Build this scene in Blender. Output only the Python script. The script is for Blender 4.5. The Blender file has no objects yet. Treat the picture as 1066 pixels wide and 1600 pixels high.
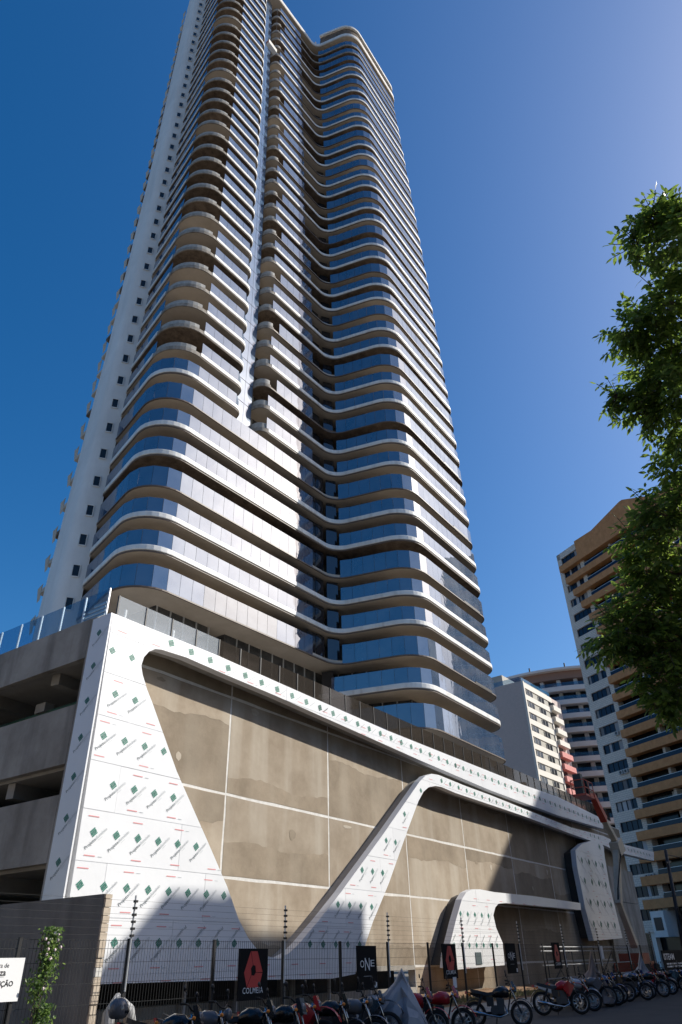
import bpy, bmesh, math, random
from mathutils import Vector, Matrix
from mathutils.geometry import tessellate_polygon
random.seed(7)
S = bpy.context.scene
COL = S.collection
PI = math.pi

# ------------------------------------------------------------------ camera
F, CX, CY = 1090.0, 533.0, 800.0           # focal length and centre in pixels of the 1066x1600 photograph
up = -Vector((.0273, 1, -707 / F)); up.normalize()
h1 = Vector((1440 - CX, 1482 - CY, F)); h1 = (h1 - up * h1.dot(up)).normalized()
hy = up.cross(h1)
M3 = Matrix((h1, hy, up))                  # world = M3 @ camera (x right, y down, z forward)
CAM = Vector((0, 0, 1.6))
cd = bpy.data.cameras.new("camera"); cam = bpy.data.objects.new("camera", cd); COL.objects.link(cam)
cd.sensor_fit = 'VERTICAL'; cd.sensor_height = 24; cd.sensor_width = 16; cd.lens = 24 * F / 1600
cd.clip_start = .1; cd.clip_end = 6000
r, d_, f_ = M3 @ Vector((1, 0, 0)), M3 @ Vector((0, 1, 0)), M3 @ Vector((0, 0, 1))
mw = Matrix((r, -d_, -f_)).transposed().to_4x4(); mw.translation = CAM
cam.matrix_world = mw
S.camera = cam

# ------------------------------------------------------------------ sky and sun
SUN_EL, SUN_AZ = math.radians(34.5), math.radians(-42)      # azimuth measured from +X
SD = Vector((math.cos(SUN_AZ) * math.cos(SUN_EL), math.sin(SUN_AZ) * math.cos(SUN_EL), math.sin(SUN_EL)))
w = bpy.data.worlds.new("World"); S.world = w; w.use_nodes = True
nt = w.node_tree; nt.nodes.clear()
sky = nt.nodes.new('ShaderNodeTexSky'); sky.sky_type = 'NISHITA'; sky.sun_disc = False
sky.sun_elevation = SUN_EL; sky.sun_rotation = PI / 2 - SUN_AZ
sky.air_density = 1.0; sky.dust_density = 1.8; sky.ozone_density = 3.6; sky.altitude = 0
bgn = nt.nodes.new('ShaderNodeBackground'); bgn.inputs[1].default_value = .11
outw = nt.nodes.new('ShaderNodeOutputWorld')
hsv = nt.nodes.new('ShaderNodeHueSaturation'); hsv.inputs['Saturation'].default_value = 1.38; hsv.inputs['Hue'].default_value = .501
nt.links.new(sky.outputs[0], hsv.inputs['Color']); nt.links.new(hsv.outputs[0], bgn.inputs[0]); nt.links.new(bgn.outputs[0], outw.inputs[0])
sl = bpy.data.lights.new("sun", 'SUN'); sl.energy = 4.5; sl.angle = math.radians(.53); sl.color = (1, .95, .86)
so = bpy.data.objects.new("sun", sl); COL.objects.link(so)
so.rotation_euler = SD.to_track_quat('Z', 'Y').to_euler()
S.view_settings.view_transform = 'Standard'; S.view_settings.look = 'None'
S.view_settings.exposure = .45; S.view_settings.gamma = 1; S.view_settings.use_curve_mapping = False
S.cycles.max_bounces = 8; S.cycles.transparent_max_bounces = 16

# ------------------------------------------------------------------ pixel -> place on a known plane
def ray(px, py): return (M3 @ Vector((px - CX, py - CY, F))).normalized()
def atY(px, py, Y): d = ray(px, py); return CAM + d * (Y / d.y)
def atX(px, py, X): d = ray(px, py); return CAM + d * (X / d.x)
def atZ(px, py, Z): d = ray(px, py); return CAM + d * ((Z - CAM.z) / d.z)
def atD(px, py, D): return CAM + ray(px, py) * D

# ------------------------------------------------------------------ materials
def mat(name, col, rough=.7, noise=None, bump=0, spec=.4, metal=0, ior=None, stain=None, objvar=0):
    """noise=(scale, dark colour, light colour); stain=(scale, colour, amount)"""
    m = bpy.data.materials.new(name); m.use_nodes = True
    n = m.node_tree; p = n.nodes['Principled BSDF']; L = n.links
    p.inputs['Base Color'].default_value = (*col, 1); p.inputs['Roughness'].default_value = rough
    p.inputs['Metallic'].default_value = metal; p.inputs['Specular IOR Level'].default_value = spec
    if ior: p.inputs['IOR'].default_value = ior
    tc = n.nodes.new('ShaderNodeTexCoord'); last = None
    geo = n.nodes.new('ShaderNodeNewGeometry')
    if noise:
        t = n.nodes.new('ShaderNodeTexNoise'); t.inputs['Scale'].default_value = noise[0]; t.inputs['Detail'].default_value = 12
        t.inputs['Roughness'].default_value = .7
        L.new(geo.outputs['Position'], t.inputs['Vector'])
        r = n.nodes.new('ShaderNodeValToRGB'); r.color_ramp.elements[0].position = .3; r.color_ramp.elements[1].position = .7
        r.color_ramp.elements[0].color = (*noise[1], 1); r.color_ramp.elements[1].color = (*noise[2], 1)
        L.new(t.outputs[0], r.inputs[0]); last = r.outputs[0]
        if bump:
            t2 = n.nodes.new('ShaderNodeTexNoise'); t2.inputs['Scale'].default_value = noise[0] * 9; t2.inputs['Detail'].default_value = 6
            L.new(geo.outputs['Position'], t2.inputs['Vector'])
            b = n.nodes.new('ShaderNodeBump'); b.inputs['Strength'].default_value = bump; b.inputs['Distance'].default_value = .02
            L.new(t2.outputs[0], b.inputs['Height']); L.new(b.outputs[0], p.inputs['Normal'])
    if stain:
        mp = n.nodes.new('ShaderNodeMapping'); mp.inputs['Scale'].default_value = (stain[0], stain[0], stain[0] * .12)
        L.new(geo.outputs['Position'], mp.inputs[0])
        t = n.nodes.new('ShaderNodeTexNoise'); t.inputs['Scale'].default_value = 1; t.inputs['Detail'].default_value = 5
        L.new(mp.outputs[0], t.inputs['Vector'])
        r = n.nodes.new('ShaderNodeValToRGB'); r.color_ramp.elements[0].position = .48; r.color_ramp.elements[1].position = .72
        r.color_ramp.elements[0].color = (0, 0, 0, 1); r.color_ramp.elements[1].color = (stain[2],) * 3 + (1,)
        L.new(t.outputs[0], r.inputs[0])
        mx = n.nodes.new('ShaderNodeMixRGB'); L.new(r.outputs[0], mx.inputs[0])
        if last: L.new(last, mx.inputs[1])
        else: mx.inputs[1].default_value = (*col, 1)
        mx.inputs[2].default_value = (*stain[1], 1); last = mx.outputs[0]
    if objvar:
        oi = n.nodes.new('ShaderNodeObjectInfo'); mr = n.nodes.new('ShaderNodeMapRange')
        mr.inputs[3].default_value = 1 - objvar; mr.inputs[4].default_value = 1 + objvar
        L.new(oi.outputs['Random'], mr.inputs[0])
        hs = n.nodes.new('ShaderNodeHueSaturation'); L.new(mr.outputs[0], hs.inputs['Value'])
        if last: L.new(last, hs.inputs['Color'])
        else: hs.inputs['Color'].default_value = (*col, 1)
        last = hs.outputs[0]
    if last: L.new(last, p.inputs['Base Color'])
    return m

def clear_glass(name, tint, refl=1.5, alpha=.25, body=(.3, .3, .3)):
    m = bpy.data.materials.new(name); m.use_nodes = True; n = m.node_tree; L = n.links
    p = n.nodes['Principled BSDF']; p.inputs['Base Color'].default_value = (*body, 1); p.inputs['Roughness'].default_value = .04
    p.inputs['IOR'].default_value = refl
    tr = n.nodes.new('ShaderNodeBsdfTransparent'); tr.inputs[0].default_value = (*tint, 1)
    lw = n.nodes.new('ShaderNodeLayerWeight'); pw = n.nodes.new('ShaderNodeMath'); pw.operation = 'POWER'; pw.inputs[1].default_value = 4
    L.new(lw.outputs['Facing'], pw.inputs[0]); fr = n.nodes.new('ShaderNodeMath'); fr.operation = 'MULTIPLY'; fr.inputs[1].default_value = .6; L.new(pw.outputs[0], fr.inputs[0])
    ad = n.nodes.new('ShaderNodeMath'); ad.operation = 'ADD'; ad.use_clamp = True; ad.inputs[1].default_value = alpha
    L.new(fr.outputs[0], ad.inputs[0])
    mx = n.nodes.new('ShaderNodeMixShader'); L.new(ad.outputs[0], mx.inputs[0])
    L.new(tr.outputs[0], mx.inputs[1]); L.new(p.outputs[0], mx.inputs[2])
    L.new(mx.outputs[0], n.nodes['Material Output'].inputs[0])
    return m

def leaf_mat(name, c1, c2):
    m = bpy.data.materials.new(name); m.use_nodes = True; n = m.node_tree; L = n.links
    p = n.nodes['Principled BSDF']; p.inputs['Roughness'].default_value = .45
    geo = n.nodes.new('ShaderNodeNewGeometry')
    r = n.nodes.new('ShaderNodeValToRGB'); r.color_ramp.elements[0].color = (*c1, 1); r.color_ramp.elements[1].color = (*c2, 1)
    L.new(geo.outputs['Random Per Island'], r.inputs[0]); L.new(r.outputs[0], p.inputs['Base Color'])
    tl = n.nodes.new('ShaderNodeBsdfTranslucent'); hs = n.nodes.new('ShaderNodeHueSaturation')
    hs.inputs['Value'].default_value = 3.6; hs.inputs['Hue'].default_value = .48; L.new(r.outputs[0], hs.inputs['Color']); L.new(hs.outputs[0], tl.inputs[0])
    mx = n.nodes.new('ShaderNodeMixShader'); mx.inputs[0].default_value = .45
    L.new(p.outputs[0], mx.inputs[1]); L.new(tl.outputs[0], mx.inputs[2]); L.new(mx.outputs[0], n.nodes['Material Output'].inputs[0])
    return m

def brick_mat(name, c1, c2, mortar, sx, sz, rough=.8, along=(0, 1), blend=.02):
    """small wall tiles: u runs along the horizontal direction given, v is height"""
    m = bpy.data.materials.new(name); m.use_nodes = True; n = m.node_tree; L = n.links
    p = n.nodes['Principled BSDF']; p.inputs['Roughness'].default_value = rough
    geo = n.nodes.new('ShaderNodeNewGeometry')
    dt = n.nodes.new('ShaderNodeVectorMath'); dt.operation = 'DOT_PRODUCT'; dt.inputs[1].default_value = (along[0], along[1], 0)
    L.new(geo.outputs['Position'], dt.inputs[0])
    sp = n.nodes.new('ShaderNodeSeparateXYZ'); L.new(geo.outputs['Position'], sp.inputs[0])
    cb = n.nodes.new('ShaderNodeCombineXYZ'); L.new(dt.outputs['Value'], cb.inputs[0]); L.new(sp.outputs[2], cb.inputs[1])
    b = n.nodes.new('ShaderNodeTexBrick'); b.inputs['Color1'].default_value = (*c1, 1); b.inputs['Color2'].default_value = (*c2, 1)
    b.inputs['Mortar'].default_value = (*mortar, 1); b.inputs['Scale'].default_value = 1
    b.inputs['Brick Width'].default_value = sx; b.inputs['Row Height'].default_value = sz; b.inputs['Mortar Size'].default_value = blend
    L.new(cb.outputs[0], b.inputs['Vector']); L.new(b.outputs[0], p.inputs['Base Color'])
    return m

def facade_glass(name, body, dust=.075, rough2=.45):
    m = mat(name, body, .015, spec=1, ior=2.0); n = m.node_tree; L = n.links
    tb_ = n.nodes.new('ShaderNodeTexNoise'); tb_.inputs['Scale'].default_value = .9; ge_ = n.nodes.new('ShaderNodeNewGeometry'); L.new(ge_.outputs['Position'], tb_.inputs['Vector'])
    bp_ = n.nodes.new('ShaderNodeBump'); bp_.inputs['Strength'].default_value = .25; bp_.inputs['Distance'].default_value = .02; L.new(tb_.outputs[0], bp_.inputs['Height']); L.new(bp_.outputs[0], n.nodes['Principled BSDF'].inputs['Normal'])
    g = n.nodes.new('ShaderNodeBsdfGlossy'); g.inputs[0].default_value = (.8, .85, .9, 1); g.inputs['Roughness'].default_value = rough2
    df = n.nodes.new('ShaderNodeBsdfDiffuse'); df.inputs[0].default_value = (.45, .47, .5, 1)
    m1 = n.nodes.new('ShaderNodeMixShader'); m1.inputs[0].default_value = .8; L.new(g.outputs[0], m1.inputs[1]); L.new(df.outputs[0], m1.inputs[2])
    t = n.nodes.new('ShaderNodeTexNoise'); t.inputs['Scale'].default_value = .5; t.inputs['Detail'].default_value = 6
    geo = n.nodes.new('ShaderNodeNewGeometry'); L.new(geo.outputs['Position'], t.inputs['Vector'])
    mr = n.nodes.new('ShaderNodeMapRange'); mr.inputs[1].default_value = .3; mr.inputs[2].default_value = .7; mr.inputs[3].default_value = dust * .6; mr.inputs[4].default_value = dust * 1.4
    L.new(t.outputs[0], mr.inputs[0])
    m2 = n.nodes.new('ShaderNodeMixShader'); L.new(mr.outputs[0], m2.inputs[0]); L.new(n.nodes['Principled BSDF'].outputs[0], m2.inputs[1]); L.new(m1.outputs[0], m2.inputs[2])
    L.new(m2.outputs[0], n.nodes['Material Output'].inputs[0]); return m
M = {}
M['white_paint'] = mat('white_paint', (.76, .75, .72), .5, noise=(.5, (.66, .65, .62), (.8, .79, .76)), stain=(1.6, (.45, .43, .4), .55))
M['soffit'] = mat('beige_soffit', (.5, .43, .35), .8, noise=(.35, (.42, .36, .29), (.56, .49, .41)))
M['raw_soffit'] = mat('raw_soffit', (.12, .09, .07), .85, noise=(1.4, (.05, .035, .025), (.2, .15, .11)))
M['drip'] = mat('bronze_drip', (.13, .1, .08), .5)
M['tower_glass'] = facade_glass('tower_glass', (.01, .045, .11)); M['front_glass'] = M['tower_glass']
M['reflection_tint_pane'] = facade_glass('reflection_tint_pane', (.04, .033, .026), .12, .5)  # brown body colour stands in for a building mirrored in the glass
M['core_glass'] = mat('core_glass', (.012, .016, .024), .03, spec=.8, ior=1.6)
M['raw_edge'] = mat('raw_edge', (.3, .27, .235), .9, noise=(2.5, (.2, .175, .15), (.38, .35, .31)), stain=(1.5, (.12, .1, .08), .7))
M['slot_glass'] = facade_glass('slot_glass', (.02, .08, .18), .12, .4)
M['core'] = mat('dark_window_wall', (.06, .065, .075), .12, noise=(.8, (.02, .024, .03), (.1, .1, .1)), spec=.6)
M['stair_white'] = mat('stair_render', (.72, .72, .71), .8, noise=(.25, (.64, .64, .63), (.76, .76, .75)), stain=(.8, (.55, .55, .54), .5))
M['dark_hole'] = mat('dark_window', (.015, .017, .02), .15)
M['grey_rail'] = mat('grey_guard', (.34, .33, .31), .7, noise=(3, (.25, .24, .22), (.45, .44, .41)))
M['concrete'] = mat('raw_concrete', (.38, .355, .315), .9, noise=(.6, (.27, .245, .21), (.45, .42, .375)), bump=.3, stain=(1.2, (.12, .105, .09), .7))
M['concrete_dark'] = mat('garage_concrete', (.36, .335, .3), .9, noise=(.7, (.27, .25, .22), (.42, .395, .355)), bump=.2)
M['plaster'] = mat('brown_plaster', (.35, .285, .21), .92, noise=(.42, (.245, .192, .135), (.41, .345, .265)), bump=.4, stain=(.9, (.47, .42, .345), .7), objvar=.13)
M['plaster_wet'] = mat('dark_brown_plaster', (.29, .235, .17), .9, noise=(.6, (.19, .15, .105), (.32, .26, .19)), bump=.4, stain=(.8, (.36, .31, .24), .5), objvar=.1)
M['plaster_pale'] = mat('pale_plaster', (.45, .39, .31), .92, noise=(3, (.38, .32, .25), (.5, .45, .37)))
M['joint_white'] = mat('white_joint', (.7, .68, .64), .9, noise=(3, (.55, .53, .49), (.78, .76, .72)))
M['clad'] = mat('white_film_panel', (.8, .81, .82), .3, noise=(.45, (.75, .76, .775), (.82, .83, .84)), bump=.18, objvar=.03)
M['clad_back'] = mat('panel_gap', (.35, .36, .37), .7)
M['clad_side'] = mat('white_return_panel', (.7, .71, .73), .4)
M['p_green'] = mat('print_green', (.04, .2, .15), .5)
M['p_dark'] = mat('print_slate', (.09, .12, .13), .5)
M['p_pale'] = mat('print_pale', (.5, .53, .54), .5)
M['p_red'] = mat('print_red', (.72, .3, .31), .5)
M['rail_glass'] = clear_glass('rail_glass', (.78, .88, .96), 1.5, .26, (.06, .2, .36))
M['dusty_glass'] = clear_glass('dusty_white_glass', (.85, .88, .9), 1.5, .3, (.62, .65, .67))
M['brown_reflection_glass'] = clear_glass('brown_reflection_glass', (.5, .46, .42), 1.6, .3, (.1, .085, .07))  # brown tint paints dusty film and dark mirrored buildings into the panes
M['steel'] = mat('pale_steel', (.6, .61, .62), .4, metal=.3)
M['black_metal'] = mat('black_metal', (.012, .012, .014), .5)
M['wire'] = mat('black_wire', (.02, .022, .024), .5)
M['insulator'] = mat('grey_insulator', (.4, .4, .4), .5)
M['asphalt'] = mat('asphalt', (.05, .05, .05), .9, noise=(.8, (.035, .035, .036), (.065, .063, .06)), bump=.4)
M['paving'] = mat('sidewalk_concrete', (.3, .29, .27), .9, noise=(.9, (.22, .21, .195), (.36, .35, .325)), bump=.3)
M['kerb'] = mat('kerb_concrete', (.34, .33, .31), .9, noise=(2, (.26, .25, .23), (.4, .39, .36)))
M['dirt'] = mat('reddish_dirt', (.3, .17, .09), 1, noise=(1.2, (.16, .1, .06), (.4, .24, .13)), bump=.6)
M['earth'] = mat('earth', (.2, .18, .15), 1, noise=(.02, (.14, .13, .11), (.25, .22, .18)))
M['sign_black'] = mat('sign_black', (.008, .008, .009), .75, spec=.15)
M['sign_white'] = mat('sign_white', (.8, .8, .8), .45)
M['sign_red'] = mat('sign_red', (.55, .07, .06), .45)
M['sign_yellow'] = mat('sign_yellow', (.42, .5, .05), .45)
M['ink'] = mat('ink', (.02, .02, .022), .5)
M['rubber'] = mat('rubber', (.012, .012, .012), .8)
M['chrome'] = mat('chrome', (.42, .42, .44), .22, metal=1)
M['engine_grey'] = mat('engine_grey', (.06, .06, .062), .45, metal=.5)
M['alu'] = mat('aluminium', (.26, .26, .27), .35, metal=.8)
M['black_plastic'] = mat('black_plastic', (.015, .015, .017), .4)
M['lamp'] = mat('lamp_glass', (.12, .12, .13), .1)
M['amber'] = mat('amber_lens', (.8, .25, .03), .3)
M['tarp'] = mat('silver_tarp', (.3, .31, .34), .5, noise=(2, (.24, .25, .28), (.36, .37, .4)))
M['tarp_brown'] = mat('brown_tarp', (.24, .19, .17), .7, noise=(2, (.2, .16, .14), (.28, .22, .2)))
M['lift_red'] = mat('lift_red', (.5, .055, .025), .45, noise=(2, (.38, .04, .02), (.55, .08, .035)))
M['lift_cream'] = mat('lift_cream', (.55, .47, .36), .5, noise=(1.5, (.45, .38, .28), (.6, .52, .4)))
M['trunk'] = mat('bark', (.1, .075, .055), .95, noise=(5, (.06, .045, .032), (.15, .11, .08)), bump=.6)
M['leaf'] = leaf_mat('leaf', (.03, .062, .012), (.095, .15, .026))
M['vine'] = leaf_mat('vine_leaf', (.03, .07, .02), (.1, .16, .04))
M['flower'] = mat('pale_flower', (.75, .6, .6), .7)
M['weed'] = leaf_mat('weed_leaf', (.05, .06, .03), (.1, .1, .05))
M['tan_wall'] = mat('tan_wall', (.3, .27, .23), .85, noise=(.3, (.26, .23, .2), (.34, .3, .26)))
M['frame_dark'] = mat('frame_dark', (.06, .055, .05), .8)
M['curtain'] = mat('curtain', (.3, .31, .33), .8, objvar=.5)
M['pipe_green'] = mat('green_pipe', (.03, .1, .06), .5)

# ------------------------------------------------------------------ mesh helpers
class MB:
    def __init__(s): s.v = []; s.f = []; s.mi = []
    def add(s, vs, fs, mi=0):
        o = len(s.v); s.v += [tuple(v) for v in vs]; s.f += [tuple(i + o for i in f) for f in fs]; s.mi += [mi] * len(fs); return s
    def box(s, x0, x1, y0, y1, z0, z1, mi=0):
        return s.add([(x0, y0, z0), (x1, y0, z0), (x1, y1, z0), (x0, y1, z0), (x0, y0, z1), (x1, y0, z1), (x1, y1, z1), (x0, y1, z1)],
                     [(0, 3, 2, 1), (4, 5, 6, 7), (0, 1, 5, 4), (1, 2, 6, 5), (2, 3, 7, 6), (3, 0, 4, 7)], mi)
    def bar(s, a, b, wd, ht, mi=0, w2=None, h2=None, upv=None):
        a, b = Vector(a), Vector(b); t = (b - a).normalized(); u = Vector(upv or (0, 0, 1))
        if abs(t.dot(u)) > .98: u = Vector((0, 1, 0))
        sx = t.cross(u).normalized(); sy = sx.cross(t); w2 = w2 or wd; h2 = h2 or ht
        vs = []
        for p, ww, hh in ((a, wd, ht), (b, w2, h2)):
            for i, j in ((-1, -1), (1, -1), (1, 1), (-1, 1)): vs.append(p + sx * i * ww / 2 + sy * j * hh / 2)
        return s.add(vs, [(0, 1, 2, 3), (7, 6, 5, 4), (0, 4, 5, 1), (1, 5, 6, 2), (2, 6, 7, 3), (3, 7, 4, 0)], mi)
    def tube(s, pts, rad, n=6, mi=0, cap=True):
        pts = [Vector(p) for p in pts]; rs = rad if isinstance(rad, (list, tuple)) else [rad] * len(pts); o = []
        prev = None
        for i, p in enumerate(pts):
            t = (pts[min(i + 1, len(pts) - 1)] - pts[max(i - 1, 0)]).normalized()
            if prev is None:
                u = Vector((0, 0, 1)) if abs(t.z) < .9 else Vector((1, 0, 0)); a = t.cross(u).normalized()
            else: a = (prev - t * prev.dot(t)).normalized()
            prev = a; b = t.cross(a)
            for k in range(n): th = 2 * PI * k / n; o.append(p + (a * math.cos(th) + b * math.sin(th)) * rs[i])
        fs = [(i * n + k, i * n + (k + 1) % n, (i + 1) * n + (k + 1) % n, (i + 1) * n + k) for i in range(len(pts) - 1) for k in range(n)]
        if cap: fs += [tuple(range(n))[::-1], tuple(range((len(pts) - 1) * n, len(pts) * n))]
        return s.add(o, fs, mi)
    def prism(s, poly, z0, z1, mi=0):
        n = len(poly); vs = [(p[0], p[1], z0) for p in poly] + [(p[0], p[1], z1) for p in poly]
        return s.add(vs, [tuple(range(n))[::-1], tuple(range(n, 2 * n))] + [(i, (i + 1) % n, n + (i + 1) % n, n + i) for i in range(n)], mi)
    def lathe_y(s, prof, n=20, mi=0, c=(0, 0, 0), axis='y'):
        """closed ring profile (radius, offset) revolved about an axis"""
        vs = []; m_ = len(prof)
        for k in range(n):
            th = 2 * PI * k / n
            for (rr, of) in prof:
                p = (rr * math.cos(th), of, rr * math.sin(th)) if axis == 'y' else (rr * math.cos(th), rr * math.sin(th), of)
                vs.append((p[0] + c[0], p[1] + c[1], p[2] + c[2]))
        fs = [(k * m_ + j, k * m_ + (j + 1) % m_, ((k + 1) % n) * m_ + (j + 1) % m_, ((k + 1) % n) * m_ + j) for k in range(n) for j in range(m_)]
        return s.add(vs, fs, mi)
    def ball(s, c, rx, ry, rz, nu=12, nv=8, mi=0, zmin=-1):
        vs = []; 
        for j in range(nv + 1):
            ph = -PI / 2 + PI * j / nv
            for i in range(nu):
                th = 2 * PI * i / nu
                vs.append((c[0] + rx * math.cos(ph) * math.cos(th), c[1] + ry * math.cos(ph) * math.sin(th), c[2] + rz * max(zmin, math.sin(ph))))
        fs = [(j * nu + i, j * nu + (i + 1) % nu, (j + 1) * nu + (i + 1) % nu, (j + 1) * nu + i) for j in range(nv) for i in range(nu)]
        return s.add(vs, fs, mi)
    def mesh(s, name):
        me = bpy.data.meshes.new(name); me.from_pydata(s.v, [], s.f); me.update(); return me
    def build(s, name, m, parent=None, smooth=False, **kw):
        me = s.mesh(name); ms = m if isinstance(m, list) else [m]
        for x in ms: me.materials.append(x)
        if len(ms) > 1: me.polygons.foreach_set('material_index', s.mi)
        if smooth: me.polygons.foreach_set('use_smooth', [True] * len(me.polygons))
        return link(name, me, parent, **kw)

def link(name, data, parent=None, kind=None, label=None):
    o = bpy.data.objects.new(name, data); COL.objects.link(o)
    if parent is not None: o.parent = parent
    if kind: o['kind'] = kind
    if label: o['label'] = label
    return o
def tag(o, label, cat, group=None):
    o['label'] = label; o['category'] = cat
    if group: o['group'] = group
    return o
def thing(name, label, cat, loc=(0, 0, 0), rz=0, group=None):
    o = bpy.data.objects.new(name, None); COL.objects.link(o); o.location = loc; o.rotation_euler = (0, 0, rz)
    o.empty_display_size = .2
    return tag(o, label, cat, group)
def copy_tree(o, parent=None):
    c = o.copy(); COL.objects.link(c)
    if parent is not None: c.parent = parent
    for ch in list(o.children): copy_tree(ch, c)
    return c
def fillet(pts, n=8):
    """open polyline of (x, y, radius) -> rounded list of (x, y)"""
    out = []
    for i, p in enumerate(pts):
        if i in (0, len(pts) - 1) or p[2] == 0: out.append((p[0], p[1])); continue
        P, A, B = Vector(p[:2]), Vector(pts[i - 1][:2]), Vector(pts[i + 1][:2])
        a, b = (A - P).normalized(), (B - P).normalized(); half = a.angle(b) / 2
        t = p[2] / math.tan(half); c = P + (a + b).normalized() * (p[2] / math.sin(half))
        s0, s1 = P + a * t - c, P + b * t - c; ang = s0.angle_signed(s1)
        for k in range(n + 1):
            th = -ang * k / n; q = Vector((s0.x * math.cos(th) - s0.y * math.sin(th), s0.x * math.sin(th) + s0.y * math.cos(th)))
            out.append((c.x + q.x, c.y + q.y))
    return out
def normals2(pts):
    """outward (right hand) normals of an open polyline going left to right along a front that faces -Y"""
    ns = []
    for i in range(len(pts)):
        a, b = Vector(pts[max(i - 1, 0)]), Vector(pts[min(i + 1, len(pts) - 1)]); t = (b - a).normalized(); ns.append(Vector((t.y, -t.x)))
    return ns
def offset(pts, d): return [(p[0] + n.x * d, p[1] + n.y * d) for p, n in zip(pts, normals2(pts))]
def resample(pts, step):
    L = [0]
    for a, b in zip(pts, pts[1:]): L.append(L[-1] + math.dist(a, b))
    n = max(1, round(L[-1] / step)); out = []; j = 0
    for k in range(n + 1):
        s = L[-1] * k / n
        while j < len(L) - 2 and L[j + 1] < s: j += 1
        t = (s - L[j]) / max(1e-9, L[j + 1] - L[j]); out.append((pts[j][0] + (pts[j + 1][0] - pts[j][0]) * t, pts[j][1] + (pts[j + 1][1] - pts[j][1]) * t))
    return out
def text_mesh(txt, size, wide=1, bold=0):
    c = bpy.data.curves.new('lettering', 'FONT'); c.body = txt; c.size = size; c.resolution_u = 2; c.offset = bold; c.space_character = 1.12 if txt == 'COLMEIA' else 1
    o = bpy.data.objects.new('lettering', c); COL.objects.link(o); bpy.context.view_layer.update()
    me = bpy.data.meshes.new_from_object(o.evaluated_get(bpy.context.evaluated_depsgraph_get()))
    vs = [(v.co.x * wide, v.co.y) for v in me.vertices]; fs = [tuple(p.vertices) for p in me.polygons]
    bpy.data.objects.remove(o); bpy.data.meshes.remove(me); bpy.data.curves.remove(c)
    return vs, fs
def inpoly(x, y, poly):
    c = False; n = len(poly)
    for i in range(n):
        x1, y1 = poly[i]; x2, y2 = poly[i - 1]
        if (y1 > y) != (y2 > y) and x < (x2 - x1) * (y - y1) / (y2 - y1) + x1: c = not c
    return c
def clip_half(poly, ax, val, keep_less):
    out = []
    for i in range(len(poly)):
        a, b = poly[i - 1], poly[i]; da, db = a[ax] - val, b[ax] - val
        if keep_less: da, db = -da, -db
        if da >= 0 and db >= 0: out.append(b)
        elif da >= 0 > db or db >= 0 > da:
            t = da / (da - db); q = tuple(a[i_] + (b[i_] - a[i_]) * t for i_ in (0, 1))
            out.append(q)
            if db >= 0: out.append(b)
    return out

# ================================================================== GROUND
def sheet(name, x0, x1, y0, y1, z, m):
    o = MB().add([(x0, y0, z), (x1, y0, z), (x1, y1, z), (x0, y1, z)], [(0, 1, 2, 3)]).build(name, m); o['kind'] = 'structure'; return o
sheet('ground', -1500, 1800, -1500, 1800, -.03, M['earth'])
sheet('road', -120, 96, -7, 12.5, 0, M['asphalt'])
o = MB().box(-60, 96, 12.65, 15.7, -.02, .12).build('pavement', M['paving']); o['kind'] = 'structure'
kb = thing('kerb', '', '') ; del kb['label']; del kb['category']; kb['kind'] = 'structure'
x = -10
while x < 96:
    MB().box(x + .01, x + 1.0, 12.5, 12.648, -.02, .125).build('kerb_stone', M['kerb'], kb); x += 1.01
# uneven strip of dirt between pavement and podium
g = MB(); nx, ny = 150, 8
for j in range(ny + 1):
    for i in range(nx + 1):
        x = 5 + 80 * i / nx; y = 15.702 + 4.29 * j / ny
        z = .1 + (.22 * j / ny) + random.uniform(-.05, .06) * (0 if j in (0,) else 1); g.v.append((x, y, z))
g.f = [(j * (nx + 1) + i, j * (nx + 1) + i + 1, (j + 1) * (nx + 1) + i + 1, (j + 1) * (nx + 1) + i) for j in range(ny) for i in range(nx)]
g.mi = [0] * len(g.f); o = g.build('dirt_strip', M['dirt'], smooth=True); o['kind'] = 'structure'
g = MB()
for i in range(2600):
    x = random.uniform(22, 48); y = 15.8 + abs(random.gauss(0, .7)); b = Vector((x, y, .15)); a = random.uniform(0, 2 * PI); l = random.uniform(.08, .26)
    t = b + Vector((math.cos(a) * l * .6, math.sin(a) * l * .6, l)); s = Vector((-math.sin(a), math.cos(a), 0)) * .025
    mid = (b + t) / 2 + Vector((0, 0, .02)); g.add([b, mid + s, t, mid - s], [(0, 1, 2, 3)])
o = g.build('weeds', M['weed']); o['kind'] = 'stuff'; tag(o, 'low dry weeds growing along the foot of the black mesh fence', 'weeds')

# ================================================================== TOWER
tower = thing('residential_tower', 'very tall residential tower with wavy white balcony slabs and blue glass, under construction', 'tower', (52, 45, 12))
TW = Matrix.Translation((-52, -45, -12))
def tb(mb, name, m, parent=tower, **kw):
    off = Vector((52, 45, 12)) if parent is tower else Vector((0, 0, 0))
    mb.v = [(v[0] - off.x, v[1] - off.y, v[2] - off.z) for v in mb.v]; return mb.build(name, m, parent, **kw)
def interp(x, xs, ys):
    if x <= xs[0]: return ys[0]
    for a, b, c, e in zip(xs, xs[1:], ys, ys[1:]):
        if x <= b: return c + (e - c) * (x - a) / (b - a)
    return ys[-1]
KZ = [-2, -1, 0, 3, 6, 9, 12, 15, 18, 21, 24, 27, 30, 33, 36, 39, 42]
ZZ = [19.0, 22.55, 25.8, 35.1, 44.9, 54.4, 63.5, 72.7, 81.2, 89.9, 98.4, 107.0, 115.5, 124.1, 132.7, 141.2, 149.7]
zk = lambda k: interp(k, KZ, ZZ)
NX, NY = 52.1, 37.2
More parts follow.
